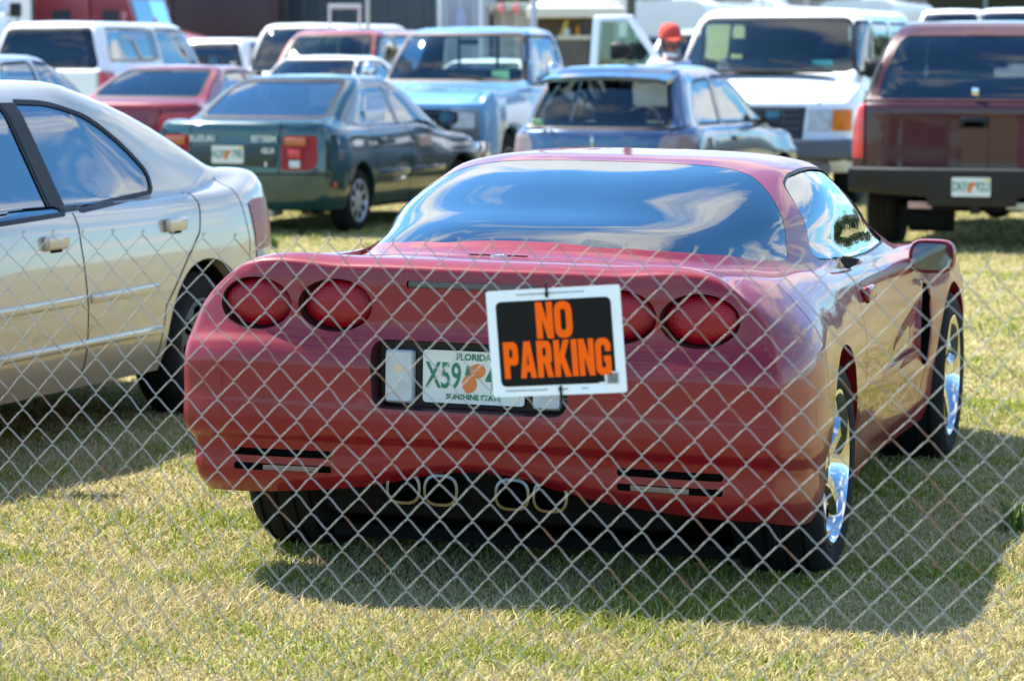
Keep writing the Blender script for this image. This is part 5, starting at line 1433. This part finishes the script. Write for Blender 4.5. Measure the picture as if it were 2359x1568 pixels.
# canopy stand with goods
p = at(1322, 49); root = thing('canopy', 'cream canopy on posts sheltering goods, right of the pale lamp pole', 'canopy', tuple(p))
m = MB(); zt = zy(26, 49)
m.loft([[(sx_ * a, sy_ * a * 1.2, z) for sx_, sy_ in ((-1, -1), (1, -1), (1, 1), (-1, 1))] for a, z in ((.78, zt - .12), (.80, zt + .02), (.78, zt + .05), (.10, zt + .42))]); m.build('canopy_cloth', plain('cream canvas', (.66, .63, .54), .8), root)
m = MB()
for sx_ in (-.7, .7):
    for sy_ in (-.85, .85): m.tube([(sx_, sy_, 0), (sx_, sy_, zt)], .02, 8)
m.build('canopy_post', STEEL, root)
m = MB(); m.box((0, .9, zt - .75), (1.5, .03, 1.3)); m.build('back_cloth', plain('brown back cloth', (.085, .075, .06), .9, noise=.3, nscale=3), root)
zc = zy(84, 49)
p2 = at(1320, 48.6); t2 = thing('counter', 'raised cream counter with goods on it under the canopy', 'counter', tuple(p2))
m = MB(); m.box((0, 0, zc - .03), (.55, .5, .07), .01); m.build('counter_top', plain('cream board', (.62, .58, .46), .6), t2)
m = MB(); m.box((0, 0, (zc - .06) / 2), (.48, .42, zc - .08), .01); m.build('counter_base', plain('brown board', (.12, .10, .08), .8, noise=.3), t2)
for dx, wd, h, col, lb, nm in ((.07, .055, .17, (.85, .28, .02), 'bright orange bottle on the counter under the canopy', 'bottle'), (-.20, .06, .26, (.55, .40, .08), 'yellow tilted board on the counter under the canopy', 'board'), (-.12, .09, .11, (.62, .64, .68), 'small white box on the counter under the canopy', 'box'), (.19, .10, .28, (.045, .04, .05), 'dark case on the counter under the canopy', 'case')):
    m = MB()
    if nm == 'bottle': m.lathe([(.001, 0), (wd / 2, 0), (wd / 2, h * .65), (wd * .2, h * .85), (wd * .2, h), (.001, h)], 14, 'z')
    else: m.box((0, 0, h / 2), (wd, .10, h), .01); m.box((0, 0, h + .006), (wd * .7, .08, .012), .003)
    if nm == 'board': m.xf(Matrix.Rotation(.35, 4, 'Y'))
    o = m.build(nm, plain(lb[:18], col, .5), None, loc=(p2.x + dx, p2.y - .12, zc + .006)); tag(o, lb, nm)

motorhome('white motorhome end in the top left corner, behind the white truck', -34, 56, 3.0, w=1.9, yaw=math.pi - .18)
motorhome('white motorhome with a rounded roof behind the open van door', 1505, 52, 2.50, w=1.95)
motorhome('white motorhome with roof rails left of the white van roof', 1705, 62, 2.62, w=1.7)
motorhome('white motorhome whose roof shows just above the white van', 1965, 64, 2.72, w=1.1 * 1.6)
box_suv('suv', 'pale blue sport utility roof behind the person in the red cap', 'car', tuple(ahead(at(1545, 41)[:2], BACK, -4.8)[:2]), BACK, paint('pale blue grey paint', (.40, .46, .54), .2, .4), 4.8, 1.0 + .8, 1.93, 1.15, 1.1, GL)
box_suv('van', 'white van roof above the maroon sport utility, left one of two', 'van', tuple(ahead(at(2160, 51)[:2], BACK, -5.2)[:2]), BACK, VANW, 5.2, 1.6, 2.36, 1.25, 1.2, GLD, xw=(3.9, 4.5))
box_suv('van', 'white van with dark upper trim above the maroon sport utility, at the right edge', 'van', tuple(ahead(at(2325, 51)[:2], BACK, -5.2)[:2]), BACK, VANW, 5.2, 2.0, 2.38, 1.35, 1.3, GLD, xw=(3.9, 4.5))

# white truck at the far left edge
p = at(-107, 49); root = thing('box_truck', 'white truck with a black door mirror at the top left corner', 'truck', tuple(p), math.pi - .19)
m = MB(); m.box((-2.4, 0, 2.2), (4.6, 2.1, 2.7), .06); m.build('cargo_box', plain('truck box white', (.66, .67, .68), .5, noise=.06), root)
m = MB(); m.loft([[(x, -.92, z) for x, z in ((-.1, .6), (1.1, .6), (1.2, 1.35), (.75, 2.2), (-.1, 2.3))], [(x, .92, z) for x, z in ((-.1, .6), (1.1, .6), (1.2, 1.35), (.75, 2.2), (-.1, 2.3))]]); m.build('cab', VANW, root)
m = MB(); m.quad((1.205, -.8, 1.42), (1.205, .8, 1.42), (.80, .74, 2.12), (.80, -.74, 2.12)); m.build('windshield', GLD, root)
m = MB(); m.box((.95, 1.06, 2.28), (.12, .20, .24), .04); m.tube([(.8, .9, 2.2), (.95, 1.12, 2.3)], .015); m.tube([(.8, .9, 1.5), (.95, 1.12, 2.2)], .012); m.build('mirror', BLACK, root)
m = MB(); m.box((-1.6, 0, .62), (6, .9, .2)); m.build('chassis', UNDER, root)
wheels_under(root, (.4, -3.4), (.85, -.85), .42, .24)

# long dark shed behind the right-hand vans
p = at(2330, 84); root = thing('shed', 'long dark grey open shed behind the white vans at the right', 'building', tuple(p))
m = MB(); m.box((1.5, 2.5, 1.9), (11.0, .2, 3.8)); m.build('wall', plain('shed dark wall', (.045, .055, .052), .8, noise=.25, nscale=.8), root)
m = MB(); m.box((1.5, .8, 3.9), (11.6, 4.4, .16), .02); m.build('roof', plain('shed roof sheet', (.12, .12, .12), .6), root)
for k, x in enumerate((-3.35, -1.0, .9, 2.0, 4.4)):
    m = MB(); m.box((x, -.9, 1.9), (.22 if k in (0, 3) else .08, .12, 3.85), .01); m.build('post', plain('shed post grey', (.24, .27, .30), .6), root)
put_text('27', .34, LETW, root, frame((-1.30, 2.38, zy(44, 86.4)), (1, 0, 0), (0, -1, 0)), bold=.006)

# far wood closing the field
def woods():
    m, nt, out = nodes_of('far foliage')
    b = N(nt, 'ShaderNodeBsdfPrincipled', Roughness=.8); g = N(nt, 'ShaderNodeNewGeometry')
    mx = N(nt, 'ShaderNodeMix', data_type='RGBA'); mx.inputs[6].default_value = (.025, .045, .018, 1); mx.inputs[7].default_value = (.09, .12, .045, 1)
    L(nt, g.outputs['Random Per Island'], mx.inputs[0]); L(nt, mx.outputs[2], b.inputs['Base Color']); L(nt, b.outputs[0], out.inputs[0])
    n = 46000; V = np.zeros((n, 4, 3), np.float32)
    r = np.random.default_rng(9)
    tx = r.uniform(-120, 120, 200); ty = r.uniform(140, 160, 200); th = r.uniform(3.5, 10.5, 200); tw = r.uniform(2.2, 4.4, 200)
    k = r.integers(0, 200, n); u = r.normal(0, 1, (n, 3)); u /= np.linalg.norm(u, axis=1)[:, None]; q = r.uniform(.55, 1.0, n)[:, None]
    c = np.stack([tx[k], ty[k], th[k] * .52], 1) + u * q * np.stack([tw[k], tw[k], th[k] * .48], 1)
    a = r.normal(0, 1, (n, 3)); a /= np.linalg.norm(a, axis=1)[:, None]; b2 = np.cross(a, r.normal(0, 1, (n, 3))); b2 /= np.linalg.norm(b2, axis=1)[:, None]
    s = r.uniform(.25, .60, n)[:, None]
    V[:, 0] = c - a * s; V[:, 1] = c - b2 * s * .7; V[:, 2] = c + a * s; V[:, 3] = c + b2 * s * .7
    me = bpy.data.meshes.new('woods'); me.from_pydata(V.reshape(-1, 3).tolist(), [], (np.arange(n * 4).reshape(n, 4)).tolist())
    o = link('woods', me, None, m); o['kind'] = 'stuff'; o['label'] = 'far dark green wood closing the field behind the vehicles'
woods()
CLOUD_OFF = (3.1, 1.7, 0.0); CLOUD_SC = 1.45; EXPO = 1.42; DOFROT = 62.
# ------------------------------------------------------------------ ground
def ground():
    m, nt, out = nodes_of('dry lawn')
    b = N(nt, 'ShaderNodeBsdfPrincipled', Roughness=.95); b.inputs['Specular IOR Level'].default_value = .1
    tc = N(nt, 'ShaderNodeTexCoord')
    def noise(s, d=4., vec=None, dist=0.):
        n = N(nt, 'ShaderNodeTexNoise', Scale=s, Detail=d, Distortion=dist); L(nt, vec or tc.outputs['Object'], n.inputs['Vector']); return n
    n1 = noise(.9, 5.); n2 = noise(6., 5., dist=.6); n3 = noise(60., 4.)
    def mix(f, a, c):
        x = N(nt, 'ShaderNodeMix', data_type='RGBA'); L(nt, f, x.inputs[0])
        for k, v in ((6, a), (7, c)):
            if isinstance(v, tuple): x.inputs[k].default_value = (*v, 1)
            else: L(nt, v, x.inputs[k])
        return x.outputs[2]
    def ramp(n, a, c):
        r = N(nt, 'ShaderNodeMapRange'); r.inputs[1].default_value = a; r.inputs[2].default_value = c; L(nt, n.outputs['Fac'], r.inputs[0]); return r.outputs[0]
    straw = mix(ramp(n3, .3, .7), (.21, .17, .085), (.38, .315, .155)); green = mix(ramp(n3, .3, .7), (.105, .12, .024), (.24, .25, .06))
    c1 = mix(ramp(n2, .42, .62), straw, green); c2 = mix(ramp(n1, .45, .65), c1, straw)
    L(nt, c2, b.inputs['Base Color'])
    bp = N(nt, 'ShaderNodeBump', Strength=.8, Distance=.03); n4 = noise(35., 6.); L(nt, n4.outputs['Fac'], bp.inputs['Height']); L(nt, bp.outputs[0], b.inputs['Normal'])
    L(nt, b.outputs[0], out.inputs[0])
    bm = bmesh.new(); bmesh.ops.create_circle(bm, cap_ends=True, radius=900, segments=64)
    me = bpy.data.meshes.new('ground'); bm.to_mesh(me); bm.free()
    o = link('ground', me, None, m); o['kind'] = 'structure'; o['label'] = 'dry yellow-green lawn used as a parking field'

def grass():
    m, nt, out = nodes_of('grass blades')
    b = N(nt, 'ShaderNodeBsdfPrincipled', Roughness=.7); b.inputs['Specular IOR Level'].default_value = .25
    at_ = N(nt, 'ShaderNodeAttribute', attribute_name='tone')
    L(nt, at_.outputs['Color'], b.inputs['Base Color'])
    tr = N(nt, 'ShaderNodeBsdfTranslucent'); L(nt, at_.outputs['Color'], tr.inputs[0])
    ms = N(nt, 'ShaderNodeMixShader'); ms.inputs[0].default_value = .30; L(nt, b.outputs[0], ms.inputs[1]); L(nt, tr.outputs[0], ms.inputs[2]); L(nt, ms.outputs[0], out.inputs[0])
    P = []
    def scatter(n, y0, y1, wid, hmul=1., wmul=1.):
        y = rng.uniform(y0, y1, n); x = rng.uniform(-1, 1, n) * (y * .19 + wid)
        P.append((x, y, np.full(n, hmul), np.full(n, wmul)))
    scatter(int(95000 * GRASS), 6.8, 9.2, .5); scatter(int(90000 * GRASS), 9.2, 13.5, .5, 1., 1.3); scatter(int(60000 * GRASS), 13.5, 22, .5, 1., 2.0); scatter(int(40000 * GRASS), 22, 34, 0., 1.1, 3.2)
    scatter(70000, 6.8, 16, 3.5, 1., 1.5); scatter(50000, 16, 36, 5, 1.05, 3.0)
    x = np.concatenate([p[0] for p in P]); y = np.concatenate([p[1] for p in P]); hm = np.concatenate([p[2] for p in P]); wm = np.concatenate([p[3] for p in P])
    n = len(x)
    # patchiness from a sum of sines
    def field(s, ph):
        f = np.zeros(n)
        r2 = np.random.default_rng(ph)
        for k in range(7):
            a = r2.uniform(0, 6.28); q = s * r2.uniform(.6, 1.8)
            f += np.sin((x * math.cos(a) + y * math.sin(a)) * q + r2.uniform(0, 6.28))
        return f / 2.6
    green = 1 / (1 + np.exp(-(field(3.5, 1) * 1.4 + field(11, 2) * 1.3 + rng.normal(0, 1.5, n) - 1.4)))
    tall = np.clip(.75 + .28 * field(5, 3), .35, 1.5)
    h = rng.gamma(6, .0037, n) * tall * hm * np.where(green > .5, 1.1, .9)
    dry = rng.random(n)
    c_st = np.stack([.48 + .12 * dry, .39 + .11 * dry, .18 + .08 * dry], 1); c_gr = np.stack([.17 + .20 * dry, .23 + .18 * dry, .022 + .03 * dry], 1)
    pick = (rng.random(n) < green)[:, None]
    col = np.where(pick, c_gr, c_st) * rng.uniform(.76, 1.0, n)[:, None]
    a = rng.uniform(0, 2 * math.pi, n); wd = rng.uniform(.0018, .0038, n) * wm
    lean = rng.gamma(2., .55, n) * h; la = rng.uniform(0, 2 * math.pi, n)
    dx, dy = np.cos(a) * wd, np.sin(a) * wd; lx, ly = np.cos(la) * lean, np.sin(la) * lean
    V = np.zeros((n, 5, 3), np.float32)
    V[:, 0] = np.stack([x - dx, y - dy, np.full(n, -.004)], 1); V[:, 1] = np.stack([x + dx, y + dy, np.full(n, -.004)], 1)
    V[:, 2] = np.stack([x + lx * .35 + dx * .7, y + ly * .35 + dy * .7, h * .6], 1); V[:, 3] = np.stack([x + lx * .35 - dx * .7, y + ly * .35 - dy * .7, h * .6], 1)
    V[:, 4] = np.stack([x + lx, y + ly, h], 1)
    base = (np.arange(n) * 5)[:, None]
    quads = base + np.array([0, 1, 2, 3]); tris = base + np.array([3, 2, 4])
    loops = np.concatenate([quads, tris], 1).ravel().astype(np.int32)
    me = bpy.data.meshes.new('grass'); me.vertices.add(n * 5); me.vertices.foreach_set('co', V.ravel())
    me.loops.add(len(loops)); me.loops.foreach_set('vertex_index', loops)
    st = np.stack([np.arange(n) * 7, np.arange(n) * 7 + 4], 1).ravel().astype(np.int32)
    me.polygons.add(n * 2); me.polygons.foreach_set('loop_start', st)
    me.update(calc_edges=True)
    ca = me.color_attributes.new('tone', 'FLOAT_COLOR', 'POINT')
    cc = np.ones((n, 5, 4), np.float32); cc[:, :, :3] = col[:, None, :]
    ca.data.foreach_set('color', cc.ravel())
    o = link('grass', me, None, m); o['kind'] = 'stuff'; o['label'] = 'short dry yellow and green grass blades'
GRASS = 1.3
ground(); grass()
def tuft(px, Y, label):
    p = at(px, Y); m = MB(); r = random.Random(int(px))
    for k in range(70):
        a = r.uniform(0, 6.28); q = r.uniform(0, .05); h = r.uniform(.05, .13); b = r.uniform(0, 6.28); l = r.uniform(.2, .7) * h
        x, y = q * math.cos(a), q * math.sin(a); dx, dy = .004 * math.cos(b + 1.57), .004 * math.sin(b + 1.57); ex, ey = math.cos(b) * l, math.sin(b) * l
        m.loft([[(x - dx, y - dy, 0), (x + dx, y + dy, 0)], [(x + ex * .4 + dx * .8, y + ey * .4 + dy * .8, h * .6), (x + ex * .4 - dx * .8, y + ey * .4 - dy * .8, h * .6)][::-1], [(x + ex - dx * .1, y + ey - dy * .1, h), (x + ex + dx * .1, y + ey + dy * .1, h)]], caps=False, closed=False)
    o = m.build('grass_tuft', plain('tuft green', (.085, .15, .02), .7, noise=.3), None, loc=tuple(p)); tag(o, label, 'plant')
tuft(2349, 9.55, 'dark green grass tuft at the right edge beyond the sports car shadow')
tuft(628, 23.6, 'small yellow-green tuft below the tail of the dark green sedan')
# ------------------------------------------------------------------ camera, light, world
cam = bpy.data.cameras.new('camera'); co = bpy.data.objects.new('camera', cam); COL.objects.link(co)
co.location = (0, 0, CAM_H); co.rotation_euler = (math.pi / 2 - PITCH, 0, 0)
cam.sensor_width = 36.0; cam.lens = 36.0 * FPX / 2358.0; cam.clip_start = .1; cam.clip_end = 2000
cam.dof.use_dof = True
cam.dof.focus_distance = 8.6
cam.dof.aperture_fstop = 5.2
SC.camera = co

SUN_EL, SUN_DIR = R(56), Vector((-.86, .52, 0)).normalized()
sd_ = Vector((SUN_DIR.x * math.cos(SUN_EL), SUN_DIR.y * math.cos(SUN_EL), math.sin(SUN_EL)))
sun = bpy.data.lights.new('sun', 'SUN'); so = bpy.data.objects.new('sun', sun); COL.objects.link(so)
sun.energy = 5.0; sun.angle = R(.53); sun.color = (1, .95, .86)
so.rotation_euler = sd_.to_track_quat('Z', 'Y').to_euler(); so.location = (0, 0, 30)

w = bpy.data.worlds.new('World'); SC.world = w; w.use_nodes = True
nt = w.node_tree; nt.nodes.clear()
out = N(nt, 'ShaderNodeOutputWorld'); bg = N(nt, 'ShaderNodeBackground'); bg.inputs[1].default_value = .098
sky = N(nt, 'ShaderNodeTexSky'); sky.sky_type = 'NISHITA'; sky.sun_disc = False
sky.sun_elevation = SUN_EL; sky.sun_rotation = math.atan2(SUN_DIR.x, SUN_DIR.y); sky.air_density = 1.0; sky.dust_density = .2; sky.ozone_density = 2.0
tc = N(nt, 'ShaderNodeTexCoord')
sx = N(nt, 'ShaderNodeSeparateXYZ'); L(nt, tc.outputs['Generated'], sx.inputs[0])
ad = N(nt, 'ShaderNodeMath', operation='ADD'); ad.inputs[1].default_value = .16
mxz = N(nt, 'ShaderNodeMath', operation='MAXIMUM'); mxz.inputs[1].default_value = 0.0
L(nt, sx.outputs[2], mxz.inputs[0]); L(nt, mxz.outputs[0], ad.inputs[0])
dv = N(nt, 'ShaderNodeVectorMath', operation='DIVIDE'); cb = N(nt, 'ShaderNodeCombineXYZ')
for k in range(3): L(nt, ad.outputs[0], cb.inputs[k])
L(nt, tc.outputs['Generated'], dv.inputs[0]); L(nt, cb.outputs[0], dv.inputs[1])
fl = N(nt, 'ShaderNodeVectorMath', operation='MULTIPLY'); fl.inputs[1].default_value = (1, 1, 0); L(nt, dv.outputs[0], fl.inputs[0])
of = N(nt, 'ShaderNodeVectorMath', operation='ADD'); of.inputs[1].default_value = CLOUD_OFF; L(nt, fl.outputs[0], of.inputs[0])
nz = N(nt, 'ShaderNodeTexNoise', Scale=CLOUD_SC, Detail=9.0, Roughness=.56, Distortion=.25); L(nt, of.outputs[0], nz.inputs['Vector'])
cr = N(nt, 'ShaderNodeValToRGB'); cr.color_ramp.elements[0].position = .505; cr.color_ramp.elements[1].position = .60
ym = N(nt, 'ShaderNodeMath', operation='MULTIPLY_ADD'); ym.inputs[1].default_value = .03; L(nt, sx.outputs[1], ym.inputs[0]); L(nt, nz.outputs['Fac'], ym.inputs[2])
L(nt, ym.outputs[0], cr.inputs[0])
nz2 = N(nt, 'ShaderNodeTexNoise', Scale=CLOUD_SC * 2.3, Detail=6.0); L(nt, of.outputs[0], nz2.inputs['Vector'])
cc = N(nt, 'ShaderNodeMix', data_type='RGBA'); cc.inputs[6].default_value = (4.2, 4.5, 5.0, 1); cc.inputs[7].default_value = (9.5, 9.6, 9.6, 1)
L(nt, nz2.outputs['Fac'], cc.inputs[0])
tn = N(nt, 'ShaderNodeMix', data_type='RGBA', blend_type='MULTIPLY'); tn.inputs[0].default_value = 1; tn.inputs[7].default_value = (.62, 1.12, 1.42, 1); L(nt, sky.outputs[0], tn.inputs[6])
mx = N(nt, 'ShaderNodeMix', data_type='RGBA'); L(nt, cr.outputs[0], mx.inputs[0]); L(nt, tn.outputs[2], mx.inputs[6]); L(nt, cc.outputs[2], mx.inputs[7])
L(nt, mx.outputs[2], bg.inputs[0]); L(nt, bg.outputs[0], out.inputs[0])

SC.view_settings.view_transform = 'Standard'; SC.view_settings.look = 'None'; SC.view_settings.gamma = 1.0
SC.view_settings.exposure = EXPO
SC.render.film_transparent = False
SC.cycles.max_bounces = 8; SC.cycles.transparent_max_bounces = 16; SC.cycles.caustics_reflective = False; SC.cycles.caustics_refractive = False
SC.cycles.sample_clamp_indirect = 8
